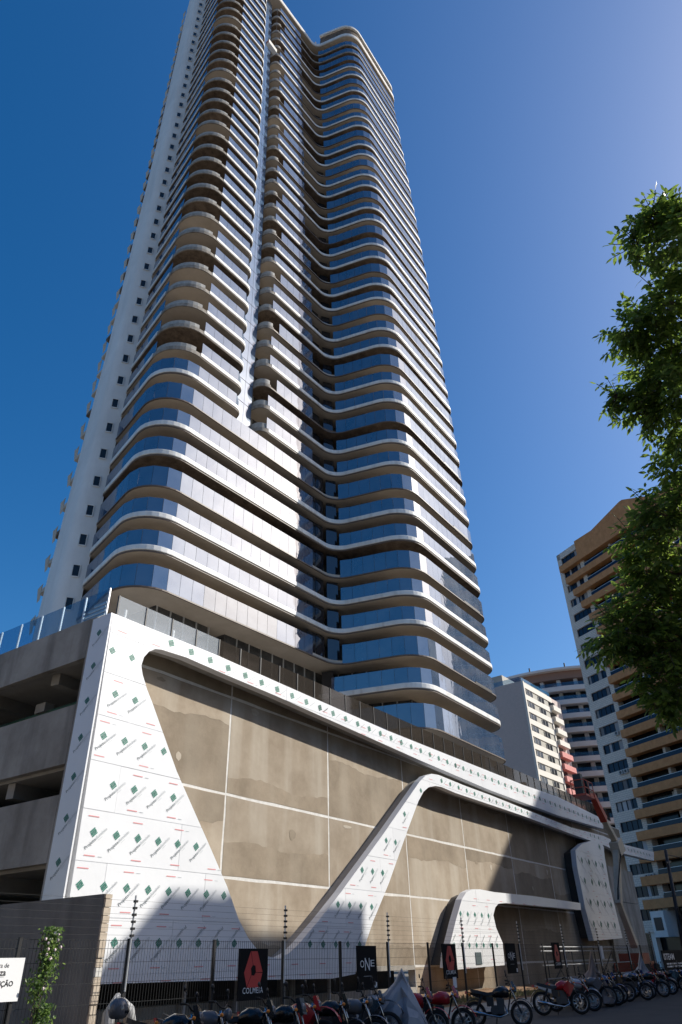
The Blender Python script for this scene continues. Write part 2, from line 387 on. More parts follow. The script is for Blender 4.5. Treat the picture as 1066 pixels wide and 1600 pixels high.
def T(p, z):
    """the tower narrows slightly towards the top"""
    s = 1 - .00092 * max(0, z - 30); sh = interp(z, [65, 107, 150], [0, .65, 1.65])
    return (NX + (p[0] - NX) * s - .58 * sh, NY + (p[1] - NY) * s + .81 * sh)
LEFT0 = (31.0, 47.8, 0)
FULL = fillet([LEFT0, (28.25, 38.35, 3.0), (52.9, 37.25, 2.2), (55.0, 28.85, 3.3), (73.0, 28.9, 2.2), (73.3, 46, 0)], 10)
BULGE = fillet([(52.2, 38.8, 0), (52.9, 36.5, .5), (55.0, 28.85, 3.3), (73.0, 28.9, 2.2), (73.3, 46, 0)], 10)
LBLOCK = fillet([LEFT0, (28.25, 38.35, 3.0), (38.35, 37.9, 1.2), (38.55, 41.2, 0)], 10)
RBLOCK = fillet([(40.9, 41.2, 0), (41.0, 37.85, 1.2), (52.9, 37.25, 2.2), (55.0, 28.85, 3.3), (73.0, 28.9, 2.2), (73.3, 46, 0)], 10)
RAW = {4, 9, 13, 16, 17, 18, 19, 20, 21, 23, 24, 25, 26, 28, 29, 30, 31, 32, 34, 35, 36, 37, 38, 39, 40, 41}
pane_jobs = []; inner_jobs = []
def strip(mb, pts, z, secs, closed=True):
    """sweep a small (offset, height) section along a plan polyline"""
    n = len(secs); rows = [offset(pts, s[0]) for s in secs]; vs = []
    for i in range(len(pts)):
        for j, s in enumerate(secs): q = T(rows[j][i], z); vs.append((q[0], q[1], z + s[1]))
    fs = [(i * n + j, (i + 1) * n + j, (i + 1) * n + (j + 1) % n, i * n + (j + 1) % n) for i in range(len(pts) - 1) for j in range(n)]
    fs += [tuple(range(n)), tuple(range((len(pts) - 1) * n, len(pts) * n))[::-1]]
    return mb.add(vs, fs)
def dist_run(pts):
    L = [0]
    for a, b in zip(pts, pts[1:]): L.append(L[-1] + math.dist(a, b))
    return L
for k in range(-2, 42):
    z = zk(k); h = (zk(k + 1) - z) / 3.1; dark = (k % 3 == 0 and k >= 0) or k == -2
    pieces = [BULGE] if k < 0 else ([FULL] if k < 7 else [LBLOCK, RBLOCK])
    for pi_, pl in enumerate(pieces):
        ins = offset(pl, -.1)
        back = [(73.2, 58), (33, 58)] if pl is FULL else ([(73.2, 58), (51, 58)] if pl is BULGE else ([(38.55, 58), (33, 58)] if pl is LBLOCK else [(73.2, 58), (40.9, 58)]))
        base = [T(p, z) for p in ins] + [T(p, z) for p in back]
        mb = MB().prism(base, z, z + .42 * h)
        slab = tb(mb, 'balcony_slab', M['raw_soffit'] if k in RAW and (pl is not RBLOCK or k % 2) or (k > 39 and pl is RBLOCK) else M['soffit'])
        LD = k in (0, 3) or k < 0
        for side in (0, 1):
            # white fascia on most floors; plain bronze edge where glass runs down over the slab
            cut = [(0, len(pl), 0)] if side == 0 else []
            if side == 0 and pl is LBLOCK and k >= 8: cut = [(0, 2, 0), (1, 12, 1), (11, len(pl), 0)]
            if side == 0 and pl is RBLOCK: cut = [(0, 12, 1), (11, len(pl), 1 if k > 39 else 0)]
            for a, b, raw in cut:
                seg = pl[a:b]
                isdark = dark and not (pl is LBLOCK) and not raw
                if raw:
                    strip(mb2 := MB(), seg, z, [(-.1, -.02), (.03, -.02), (.03, .42 * h), (-.1, .42 * h)]); e = mb2.build('slab_edge', M['raw_edge'], slab); e.location = (-52, -45, -12); continue
                if isdark: strip(mb2 := MB(), seg, z, [(-.1, -.02), (.04, -.02), (.04, .1), (-.1, .1)]); mb2.build('slab_edge', M['drip'], None)
                else:
                    strip(mb2 := MB(), seg, z, [(-.09, .12 * h), (.05, .12 * h), (.07, .17 * h), (.07, .53 * h), (.05, .57 * h), (-.09, .57 * h)])
                    mb2.build('white_fascia', M['white_paint'], None)
                    mb3 = MB(); strip(mb3, seg, z, [(-.09, -.02), (-.02, -.02), (-.02, .118 * h), (-.09, .118 * h)]); mb3.build('drip_edge', M['drip'], slab)
                    mb3o = COL.objects[-1]; mb3o.matrix_parent_inverse = slab.matrix_world.inverted(); mb3o.location = (-52 + 0, -45, -12)
                    mb3o.matrix_parent_inverse = Matrix()
                e = COL.objects[-1] if isdark else COL.objects[-2]
                e.parent = slab; e.location = (-52, -45, -12)
        if k % 3 == 0 and k >= 0 and pl is not LBLOCK:
            for xa, xb, yy in ((66.2, 70.2, 28.88),) + (((33.5, 37.5, 38.25),) if k in (0, 3) else ()):
                e = MB(); strip(e, [(xa, yy), (xb, yy)], z, [(-.05, .02), (.05, .02), (.05, .3), (-.05, .3)]); e = e.build('edge_gap', M['black_metal'], slab); e.location = (-52, -45, -12)
        # glass
        gp = resample(offset(pl, -.02 if dark else -.03), 1.25)
        for a, b in zip(gp, gp[1:]):
            mx, my = (a[0] + b[0]) / 2, (a[1] + b[1]) / 2
            if (49.9 if k < 20 else 48.4) < mx < 52.75 and my > 36.4 - (k >= 22) * 1.4:
                t_ = (Vector(b) - Vector(a)).normalized(); i_ = Vector((-t_.y, t_.x)) * (.75 if k < 7 else 1.1)
                inner_jobs.append((tuple(Vector(a) + i_), tuple(Vector(b) + i_), z, .42 * h, 2.9 * h)); continue
            if k >= 8 and mx < 31.9 and my < 42.2: continue
            if k >= 7 and pl is RBLOCK and mx < 42.5: continue
            if k >= 7 and pl is LBLOCK and mx > 38.4: continue
            if my > 45.5 and mx > 60: continue
            lo = .1 if (dark and pl is not LBLOCK) else .57 * h
            pane_jobs.append((k, a, b, z, lo, 2.0 * h, slab))
        if k >= 8 and pl is LBLOCK:
            seg = [p for p in offset(pl, -.12) if p[0] < 31.9 and p[1] < 42.2]
            mb = MB(); strip(mb, seg, z, [(-.06, .58 * h), (0, .58 * h), (0, 1.05 * h), (-.06, 1.05 * h)]); e = mb.build('guard_rail', M['grey_rail'], slab); e.location = (-52, -45, -12)
        if k >= 7 and pl is RBLOCK:
            seg = [p for p in offset(pl, -.15) if p[0] < 42.5]
            mb = MB(); strip(mb, seg, z, [(-.06, .58 * h), (0, .58 * h), (0, 1.2 * h), (-.06, 1.2 * h)]); e = mb.build('guard_rail', M['grey_rail'], slab); e.location = (-52, -45, -12)
def pane_geo(mb, a, b, z, lo, hi):
    qa, qb = T(a, z), T(b, z); t = Vector((qb[0] - qa[0], qb[1] - qa[1])).normalized(); n = Vector((t.y, -t.x))
    qa = Vector(qa) + t * .014; qb = Vector(qb) - t * .014
    w1, w2, w3, w4 = (random.uniform(-.005, .005) for _ in range(4))
    vs = []
    for off in (0, -.03):
        for q, zz, wv in ((qa, lo, w1), (qb, lo, w2), (qb, hi, w3), (qa, hi, w4)): vs.append((q.x + n.x * (off + wv), q.y + n.y * (off + wv), z + zz))
    mb.add(vs, [(0, 1, 2, 3), (7, 6, 5, 4), (0, 4, 5, 1), (1, 5, 6, 2), (2, 6, 7, 3), (3, 7, 4, 0)])
def pane_size(j):
    c = (Vector(j[1]) + Vector(j[2])) / 2; P3 = Vector((c.x, c.y, j[3])); d = P3 - CAM
    t = (Vector(j[2]) - Vector(j[1])); vis = Vector((t.y, -t.x)).dot(-d.xy)
    return (vis / d.length ** 3 / t.length) * (1 + .2 * (j[5] - j[4])) if vis > 0 else 0
pane_jobs.sort(key=pane_size, reverse=True)
rest = {}
for i, j in enumerate(pane_jobs):
    if i < 296:
        mb = MB(); pane_geo(mb, *j[1:6]); e = mb.build('glass_pane', M['reflection_tint_pane'] if j[0] == 0 and 34.5 < j[1][0] < 43.6 and j[1][1] > 36 else M['tower_glass'], j[6]); e.location = (-52, -45, -12)
    else: rest.setdefault(j[0], []).append(j)
mb = MB()
for k, js in rest.items():
    for j in js: pane_geo(mb, *j[1:6])
tb(mb, 'glass_panes', M['front_glass'], kind='stuff')
mb = MB()
for j in inner_jobs: pane_geo(mb, *j)
tb(mb, 'recess_glazing', M['core_glass'], kind='stuff')
# recessed window wall behind the balconies
z0, z1 = 12.0, 149.5
def core(poly, name, m):
    zs = [z0, 30, 65, 107, 149.6]; mb = MB(); n = len(poly)
    for zz in zs: mb.v += [(*T(p, zz), zz) for p in poly]
    mb.f = [(a * n + i, a * n + (i + 1) % n, (a + 1) * n + (i + 1) % n, (a + 1) * n + i) for a in range(len(zs) - 1) for i in range(n)]
    mb.mi = [0] * len(mb.f); return tb(mb, name, m)
core([(33, 57), (33, 40.6), (38.6, 40.4), (38.6, 42.4), (40.6, 42.4), (40.6, 40.3), (54.4, 39.8), (57.6, 31.8), (70.6, 31.6), (70.8, 57)], 'window_wall', M['core'])
# mullions of the window wall
mb = MB()
for (a, b) in (((33, 40.6), (38.6, 40.4)), ((42.0, 40.3), (54.4, 39.8)), ((54.4, 39.8), (57.6, 31.8)), ((57.6, 31.8), (70.6, 31.6))):
    for q in resample([a, b], 1.5):
        for zz0, zz1 in ((12, 50), (50, 100), (100, 149)):
            A, B = T(q, zz0), T(q, zz1); mb.bar((A[0], A[1] - .05, zz0), (B[0], B[1] - .05, zz1), .08, .12)
tb(mb, 'mullions', M['steel'], kind='stuff')
# curtain wall in the vertical slot between the two balcony stacks
mb = MB(); sl_ = MB()
for k in range(7, 42):
    z = zk(k); zt = zk(k + 1)
    for i in range(2):
        xa = 38.5 + i * 1.2; A = T((xa, 39.3), z); B = T((xa + 1.16, 39.3), z); C = T((xa + 1.16, 39.3), zt); D = T((xa, 39.3), zt)
        mb.add([(*A, z + .04), (*B, z + .04), (*C, zt - .04), (*D, zt - .04)], [(0, 1, 2, 3)])
        e = random.uniform(-.02, .02)
tb(mb, 'slot_glazing', M['slot_glass'])
# rounded white stair column on the left
SC = fillet([(31.25, 48.05, 0), (29.6, 49.2, 1.1), (30.2, 52.2, 4), (33.6, 58.2, 0), (40, 60, 0)], 8)
zs = [zk(k) for k in range(-4, 43)]; zs = [11.9] + [z for z in zs if z > 12.5] + [152.5]
mb = MB(); n = len(SC)
for zz in zs: mb.v += [(*T(p, zz), zz) for p in SC]
mb.f = [(a * n + i, (a) * n + i + 1, (a + 1) * n + i + 1, (a + 1) * n + i) for a in range(len(zs) - 1) for i in range(n - 1)]; mb.mi = [0] * len(mb.f)
col_ = tb(mb, 'stair_column', M['stair_white'], smooth=True)
mb = MB(); mb.prism([T(p, 11.9) for p in [(31.25, 48.05), (33, 47), (33.5, 58), (33.6, 58.2)]], 11.9, 12.2)
for k in range(-2, 42):
    z = zk(k)
    # window near the balconies
    q = T((30.75, 48.36), z); q2 = T((30.25, 48.72), z); t = Vector((q2[0] - q[0], q2[1] - q[1])).normalized(); nrm = Vector((t.y, -t.x)) * -1
    if nrm.x > 0: nrm = -nrm
    a = Vector(q) + nrm * .05; b = Vector(q2) + nrm * .05
    mb = MB().add([(a.x, a.y, z + .95), (b.x, b.y, z + .95), (b.x, b.y, z + 2.1), (a.x, a.y, z + 2.1)], [(0, 1, 2, 3)])
    fr = MB()
    for (p0, p1) in (((a.x, a.y, z + .95), (b.x, b.y, z + .95)), ((b.x, b.y, z + .95), (b.x, b.y, z + 2.1)), ((b.x, b.y, z + 2.1), (a.x, a.y, z + 2.1)), ((a.x, a.y, z + 2.1), (a.x, a.y, z + .95))): fr.bar(p0, p1, .07, .1)
    wf = tb(fr, 'window_frame', M['white_paint']); e = mb.build('window_pane', M['dark_hole'], wf); e.location = (-52, -45, -12)
    # projecting window hood on the far edge
    q = T((30.95, 54.1), z); mb = MB()
    mb.add([(q[0] + .1, q[1], z + .6), (q[0] - .02, q[1] - .02, z + 1.9), (q[0] + .1, q[1], z + 2.3), (q[0] + .3, q[1] + .7, z + .6), (q[0] + .1, q[1] + .7, z + 1.9), (q[0] + .3, q[1] + .7, z + 2.3)],
           [(0, 1, 2), (5, 4, 3), (0, 3, 4, 1), (1, 4, 5, 2), (2, 5, 3, 0)])
    tb(mb, 'window_hood', M['soffit'])
# crown of the tower: overhanging white roof slab, raw upper parapet, reinforcing bars
z = 149.9
ro = offset(FULL, .3); base = [T(p, z) for p in ro] + [T((73.2, 58), z), T((33, 58), z)]
tb(MB().prism(base, z, z + .3), 'roof_soffit', M['soffit'])
mb = MB(); strip(mb, ro, z, [(-.3, .3), (.04, .3), (.06, .4), (.04, 1.15), (-.3, 1.15)]); tb(mb, 'roof_fascia', M['white_paint'])
pb = offset(fillet([(53.2, 36.0, 0), (53.6, 34.5, 0), (55.2, 28.95, 3.3), (72.8, 29.1, 2.2), (73.1, 46, 0)], 10), .2)
mb = MB(); strip(mb, pb, z, [(-.25, 1.15), (0, 1.15), (0, 2.4), (-.25, 2.4)]); tb(mb, 'upper_parapet', M['raw_soffit'])
mb = MB(); strip(mb, offset(pb, .15), z, [(-.4, 3.9), (.1, 3.9), (.12, 4.5), (-.4, 4.5)]); tb(mb, 'parapet_cap', M['white_paint'])
mb = MB(); strip(mb, offset(pb, -.15), z, [(-.2, 2.4), (0, 2.4), (0, 3.9), (-.2, 3.9)]); tb(mb, 'parapet_core', M['raw_soffit'])
for i, (x, y) in enumerate(((54.2, 34.5), (55.5, 31), (56, 30.6), (60, 29.2), (66, 29.2), (53.6, 38))):
    q = T((x, y), z); mb = MB()
    for j in range(3): mb.bar((q[0] + j * .2, q[1], z + 4.4), (q[0] + j * .25 + random.uniform(-.3, .5), q[1], z + 5.8 + random.uniform(0, 1.5)), .1, .1)
    tb(mb, 'reinforcing_bars', M['drip'])
# hanging work platform in the slot
P0 = atY(424, 76, 38.6)
gd = thing('work_platform', 'pale suspended work platform hanging in the tall slot near the tower top', 'platform', P0)
MB().box(-1.0, 1.0, -.35, .35, 0, .12).build('deck', M['steel'], gd)
mb = MB(); mb.box(-1, 1, -.36, -.3, .12, 1.0); mb.box(-1, 1, .3, .36, .12, 1.0); mb.build('side_guard', M['joint_white'], gd)
MB().box(-.9, -.5, -.25, .25, .12, 1.15).build('hoist_box', M['sign_red'], gd)
for s in (-.95, .95): MB().bar((s, 0, .5), (s, 0, 16), .03, .03).build('cable', M['black_metal'], gd)

# ================================================================== PODIUM
YW, YC = 20.3, 19.3
XL = 13.95
podium = thing('parking_podium', 'raw concrete parking podium below the tower, partly clad in white printed film panels', 'podium', (XL, YW, 0))
PO = Vector((XL, YW, 0))
def pb_(mb, name, m, parent=podium, **kw):
    if parent is podium: mb.v = [(v[0] - PO.x, v[1] - PO.y, v[2] - PO.z) for v in mb.v]; return mb.build(name, m, podium, **kw)
    mb.v = [(v[0] - PO.x, v[1] - PO.y, v[2] - PO.z) for v in mb.v]; return mb.build(name, m, parent, **kw)
# plastered wall panels with white joints
XJ = [14.4, 21.15, 28.0, 34.95, 41.8, 48.7, 55.6, 62.4, 69.3, 76.2]
ZJ = [.05, 1.45, 4.42, 7.31, (atY(228, 1044, 20.3).z + atY(540, 1153, 20.3).z) / 2, 12.05]
pb_(MB().box(14.35, 76.2, YW + .006, YW + .4, 1.48, 12.05), 'joint_filler', M['joint_white'])
pb_(MB().box(34.97, 76.2, YW + .006, YW + .4, 0, 1.478), 'joint_filler', M['joint_white'])
for i in range(len(XJ) - 1):
    for j in range(len(ZJ) - 1):
        x0, x1, zz0, zz1 = XJ[i], XJ[i + 1], ZJ[j], ZJ[j + 1]
        if x0 < 34.5 and j == 0: continue
        g = .04; mb = MB()
        # slightly wandering joint edges
        nseg = 7; top = [(x0 + g + (x1 - x0 - 2 * g) * t / nseg, zz1 - g - abs(random.gauss(0, .014))) for t in range(nseg + 1)]
        bot = [(x0 + g + (x1 - x0 - 2 * g) * t / nseg, zz0 + g + abs(random.gauss(0, .014))) for t in range(nseg + 1)]
        rt = [(x1 - g - abs(random.gauss(0, .012)), zz0 + (zz1 - zz0) * t / 4) for t in range(1, 4)]
        lf = [(x0 + g + abs(random.gauss(0, .012)), zz0 + (zz1 - zz0) * t / 4) for t in range(3, 0, -1)]
        poly = bot + rt + top[::-1] + lf; n = len(poly)
        mb.add([(p[0], YW, p[1]) for p in poly] + [(p[0], YW + .028, p[1]) for p in poly], [tuple(range(n))] + [(k, n + k, n + (k + 1) % n, (k + 1) % n) for k in range(n)])
        wet = (j == 4) or (j == 3 and i in (0, 2)) or (i in (5,) and j < 4) or (i == 4 and j in (1,))
        pan_ = pb_(mb, 'plaster_panel', M['plaster_wet'] if wet else M['plaster'])
        if j in (1, 2, 3) and random.random() < .75:
            topc = random.random() < .5; lv = random.uniform(.18, .42) * (zz1 - zz0); base_z = zz1 - lv if topc else zz0 + lv; ph = random.uniform(0, 6)
            wv = [(x0 + .06 + (x1 - x0 - .12) * t / 24, base_z + .1 * math.sin(ph + t * .35) + random.uniform(-.05, .05)) for t in range(25)]
            ed_ = [(x1 - .06, zz1 - .07), (x0 + .06, zz1 - .07)] if topc else [(x1 - .06, zz0 + .07), (x0 + .06, zz0 + .07)]
            pl_ = wv + ed_; n = len(pl_); mb = MB()
            mb.add([(p[0], YW - .004, p[1]) for p in pl_] + [(p[0], YW + .002, p[1]) for p in pl_], [tuple(range(n)), *[(k, n + k, n + (k + 1) % n, (k + 1) % n) for k in range(n)]])
            pb_(mb, 'plaster_coat', M['plaster_wet'] if not wet else M['plaster'], pan_)
        for _ in range(random.randint(0, 2)):
            cx_, cz_ = random.uniform(x0 + .6, x1 - .6), random.uniform(zz0 + .3, zz1 - .25); rx, rz_ = random.uniform(.08, .4), random.uniform(.06, .22); n = 12
            if zz1 - zz0 < 1: continue
            pl_ = [(cx_ + rx * math.cos(2 * PI * t / n) * random.uniform(.6, 1.1), cz_ + rz_ * math.sin(2 * PI * t / n) * random.uniform(.6, 1.1)) for t in range(n)]
            mb = MB().add([(p[0], YW - .008, p[1]) for p in pl_] + [(p[0], YW + .002, p[1]) for p in pl_], [tuple(range(n)), *[(k, n + k, n + (k + 1) % n, (k + 1) % n) for k in range(n)]])
            pb_(mb, 'plaster_patch', M['plaster_pale'] if random.random() < .6 else M['plaster_wet'], pan_)
pb_(MB().box(14.3, 34.95, YW + .02, YW + .3, 0, .62), 'base_wall', M['concrete'])
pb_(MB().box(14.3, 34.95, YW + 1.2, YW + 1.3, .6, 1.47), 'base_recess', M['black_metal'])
pb_(MB().box(14.3, 34.95, YW - .02, YW + .5, 1.3, 1.47), 'base_beam', M['concrete_dark'])
for x in (17, 19.5, 22, 24.6, 27.5, 30.5, 33): pb_(MB().box(x, x + .09, YW - .3, YW - .2, .3, 1.25), 'cladding_strut', M['steel'])
# far end of the podium front: raw concrete wing
pb_(MB().box(66.3, 76.3, YW - .3, YW - .02, 0, 5.6), 'end_wall', M['concrete'])
pb_(MB().box(66.3, 76.3, YW - .3, YW - .02, 5.64, 8.3), 'end_wall', M['concrete'])
# roof deck, garage side
pb_(MB().box(XL + .35, 76, YW + .45, 60, 11.6, 12.0), 'roof_deck', M['concrete_dark'])
SIDE = [(10.85, 12.35), (7.25, 9.2), (4.36, 6.3)]
for a, b in SIDE:
    pb_(MB().box(XL + .05, XL + .3, YW + .35, 60, a, b), 'parapet_beam', M['concrete'])
    pb_(MB().box(XL + .3, 40, YW + .5, 60, a + .1 if a > 10 else a - .1, a + .3 if a > 10 else a + .12), 'garage_slab', M['concrete_dark'])
    if a < 10:
        for yy in range(24, 60, 4): pb_(MB().bar((XL + .4, yy, a - .35), (36, yy + 3, a - .35), .35, .5), 'garage_beam', M['concrete_dark'])
    else:
        for yy in range(23, 60, 4): pb_(MB().bar((XL + .6, yy, a - .12), (36, yy + 3, a - .12), .4, .42), 'garage_beam', M['concrete_dark'])
pb_(MB().box(XL + .05, XL + .32, YW + .02, YW + .33, 0, 12.33), 'corner_column', M['concrete'])
for yy in (27, 34, 41, 48): pb_(MB().box(XL + .4, XL + .9, yy, yy + .5, 0, 10.4), 'garage_column', M['concrete_dark'])
pb_(MB().box(XL + .05, XL + .3, YW + 3.4, 60, 0, 1.1), 'garage_sill', M['concrete'])
pb_(MB().box(26, 26.3, YW + .5, 60, 0, 11.5), 'garage_back_wall', M['concrete_dark'])
pb_(MB().tube([(XL + 1.4, 20.6, 9.95), (XL + 1.4, 45, 9.95)], .07, 8), 'sprinkler_pipe', M['pipe_green'])
for yy in (21.3, 24.3, 28): pb_(MB().box(XL + 1.2, XL + 1.6, yy, yy + .6, 9.95, 10.3), 'pipe_hanger', M['concrete_dark'])

# ---- white film-wrapped cladding: outlines measured on the plane of its face
def outline(px, Y=YC): return [(p.x, p.z) for p in (atY(a, b, Y) for a, b in px)]
up_edge = [(177, 958), (340, 1024), (500, 1095), (606, 1141.6), (712, 1184), (818.6, 1226.6), (872, 1245), (943, 1280)]
low_edge = [(943, 1295), (872, 1274), (765.5, 1234.5), (659, 1189), (553, 1141.6), (500, 1118), (431, 1087), (355, 1055), (291, 1027), (253, 1015), (243, 1014), (233, 1018), (225, 1027), (221, 1040), (223, 1054), (230, 1077), (238, 1097)]
leg1 = [(276, 1204), (324, 1313), (355, 1385), (372.5, 1435), (387.5, 1465), (400, 1481), (418, 1494), (435, 1498), (452, 1489), (467, 1475), (500, 1436), (533, 1394)]
leg2u = [(600, 1302), (645, 1237), (656, 1221), (665, 1212), (675, 1209), (686, 1211), (725, 1227), (765.5, 1242), (840, 1272), (893, 1293), (943, 1306), (968, 1318), (1022, 1331)]
leg2l = [(1022, 1345), (968, 1332), (945, 1321), (893, 1303), (818.6, 1275), (765.5, 1257), (712, 1239), (690, 1229.5), (680.5, 1228), (670, 1230), (662, 1237), (654, 1252), (633, 1309), (608, 1380), (583, 1440), (570.5, 1477.5), (555, 1522)]
bottom = [(520, 1529), (300, 1533), (88, 1540)]
PIECES = [
    (outline(up_edge + low_edge + leg1 + leg2u + leg2l + bottom), 0),
    (outline([(700, 1490), (712, 1440), (722, 1405), (729, 1394), (738, 1389.5), (750, 1389.5), (773, 1394), (833, 1400), (907, 1411), (908, 1422), (833, 1415), (790, 1411), (779, 1412), (774, 1418), (771, 1430), (775.5, 1450), (785.5, 1473), (789, 1508), (714, 1515), (698, 1512)]), 1),
    (outline([(899, 1328), (910, 1318), (926, 1313), (938, 1314), (944, 1324), (945, 1338), (953, 1385), (963, 1425), (973, 1466), (928, 1470), (915, 1420), (909, 1389), (902, 1354)]), 2)]
logo_sq = []
def logo_template():
    vs, fs, mi = [], [], []
    def q(x0, x1, y0, y1, m): o = len(vs); vs.extend([(x0, y0), (x1, y0), (x1, y1), (x0, y1)]); fs.append((o, o + 1, o + 2, o + 3)); mi.append(m)
    # square emblem made of bars
    q(-.16, .16, .09, .15, 0); q(-.16, .16, -.15, -.09, 0); q(-.16, -.10, -.075, .075, 0); q(.10, .16, -.075, .075, 0)
    for t in range(4): q(-.085, .085, -.07 + t * .04, -.045 + t * .04, 0)
    for t in range(3): q(-.09 + t * .075, -.06 + t * .075, -.088, .088, 0)
    n_emb = len(fs)
    a, fa = text_mesh('Projeto', .2); wa = max(v[0] for v in a)
    b, fb = text_mesh('alumínio', .2); wb = max(v[0] for v in b)
    s = 1.42 / (wa + wb); 
    for pts, ff, m, dx in ((a, fa, 1, 0), (b, fb, 2, wa + .01)):
        o = len(vs); vs.extend([((v[0] + dx) * s - .75, v[1] * s - .36) for v in pts]); fs.extend([tuple(i + o for i in f) for f in ff]); mi.extend([m] * len(ff))
    q(.05, .3, -.44, -.425, 2)
    return vs, fs, mi, n_emb
LOGO = logo_template()
def logo_mesh(full, name):
    vs, fs, mi, ne = LOGO; mb = MB(); k = len(fs) if full else ne
    nv = max(max(f) for f in fs[:k]) + 1
    mb.v = [(v[0], 0, v[1]) for v in vs[:nv]]; mb.f = fs[:k]; mb.mi = mi[:k]; me = mb.mesh(name)
    for q_ in ('p_green', 'p_dark', 'p_pale', 'p_red'): me.materials.append(M[q_])
    me.polygons.foreach_set('material_index', mb.mi); return me
LM = {True: logo_mesh(True, 'printed_logo'), False: logo_mesh(False, 'printed_emblem')}
def logo_obj(x, zc, ang, Y, full, sc, parent, side=None):
    o = link('printed_logo', LM[full], parent)
    o.location = (x - PO.x, Y - PO.y, zc) if side is None else (side - PO.x, x - PO.y, zc)
    o.rotation_euler = (0, -ang, 0) if side is None else (0, -ang, -PI / 2)
    o.scale = (sc, sc, sc)
def put_logo(mb, x, zc, ang, Y, full=True, sc=1.0, side=None):
    ca, sa = math.cos(ang), math.sin(ang); vs, fs, mi, ne = LOGO
    use = range(len(fs)) if full else range(ne); o = len(mb.v); idx = {}
    for fi in use:
        f = []
        for i in fs[fi]:
            if i not in idx:
                idx[i] = len(mb.v); u, v = vs[i][0] * sc, vs[i][1] * sc; U, V = u * ca - v * sa, u * sa + v * ca
                mb.v.append((x + U, Y, zc + V) if side is None else (side, x - U, zc + V))
            f.append(idx[i])
        mb.f.append(tuple(f)); mb.mi.append(mi[fi])
def fits(poly, x, zc, ang, sc, full):
    c = [(-.2, -.2), (.2, -.2), (.2, .2), (-.2, .2)] + ([(-.76, -.38), (.7, -.38), (.7, -.2), (-.76, -.2), (0, -.38)] if full else [])
    ca, sa = math.cos(ang), math.sin(ang)
    return all(inpoly(x + (u * ca - v * sa) * sc, zc + (u * sa + v * ca) * sc, poly) for u, v in c)
ROW = 1.42; Z00 = atY(150, 1188, YC).z - 6 * ROW
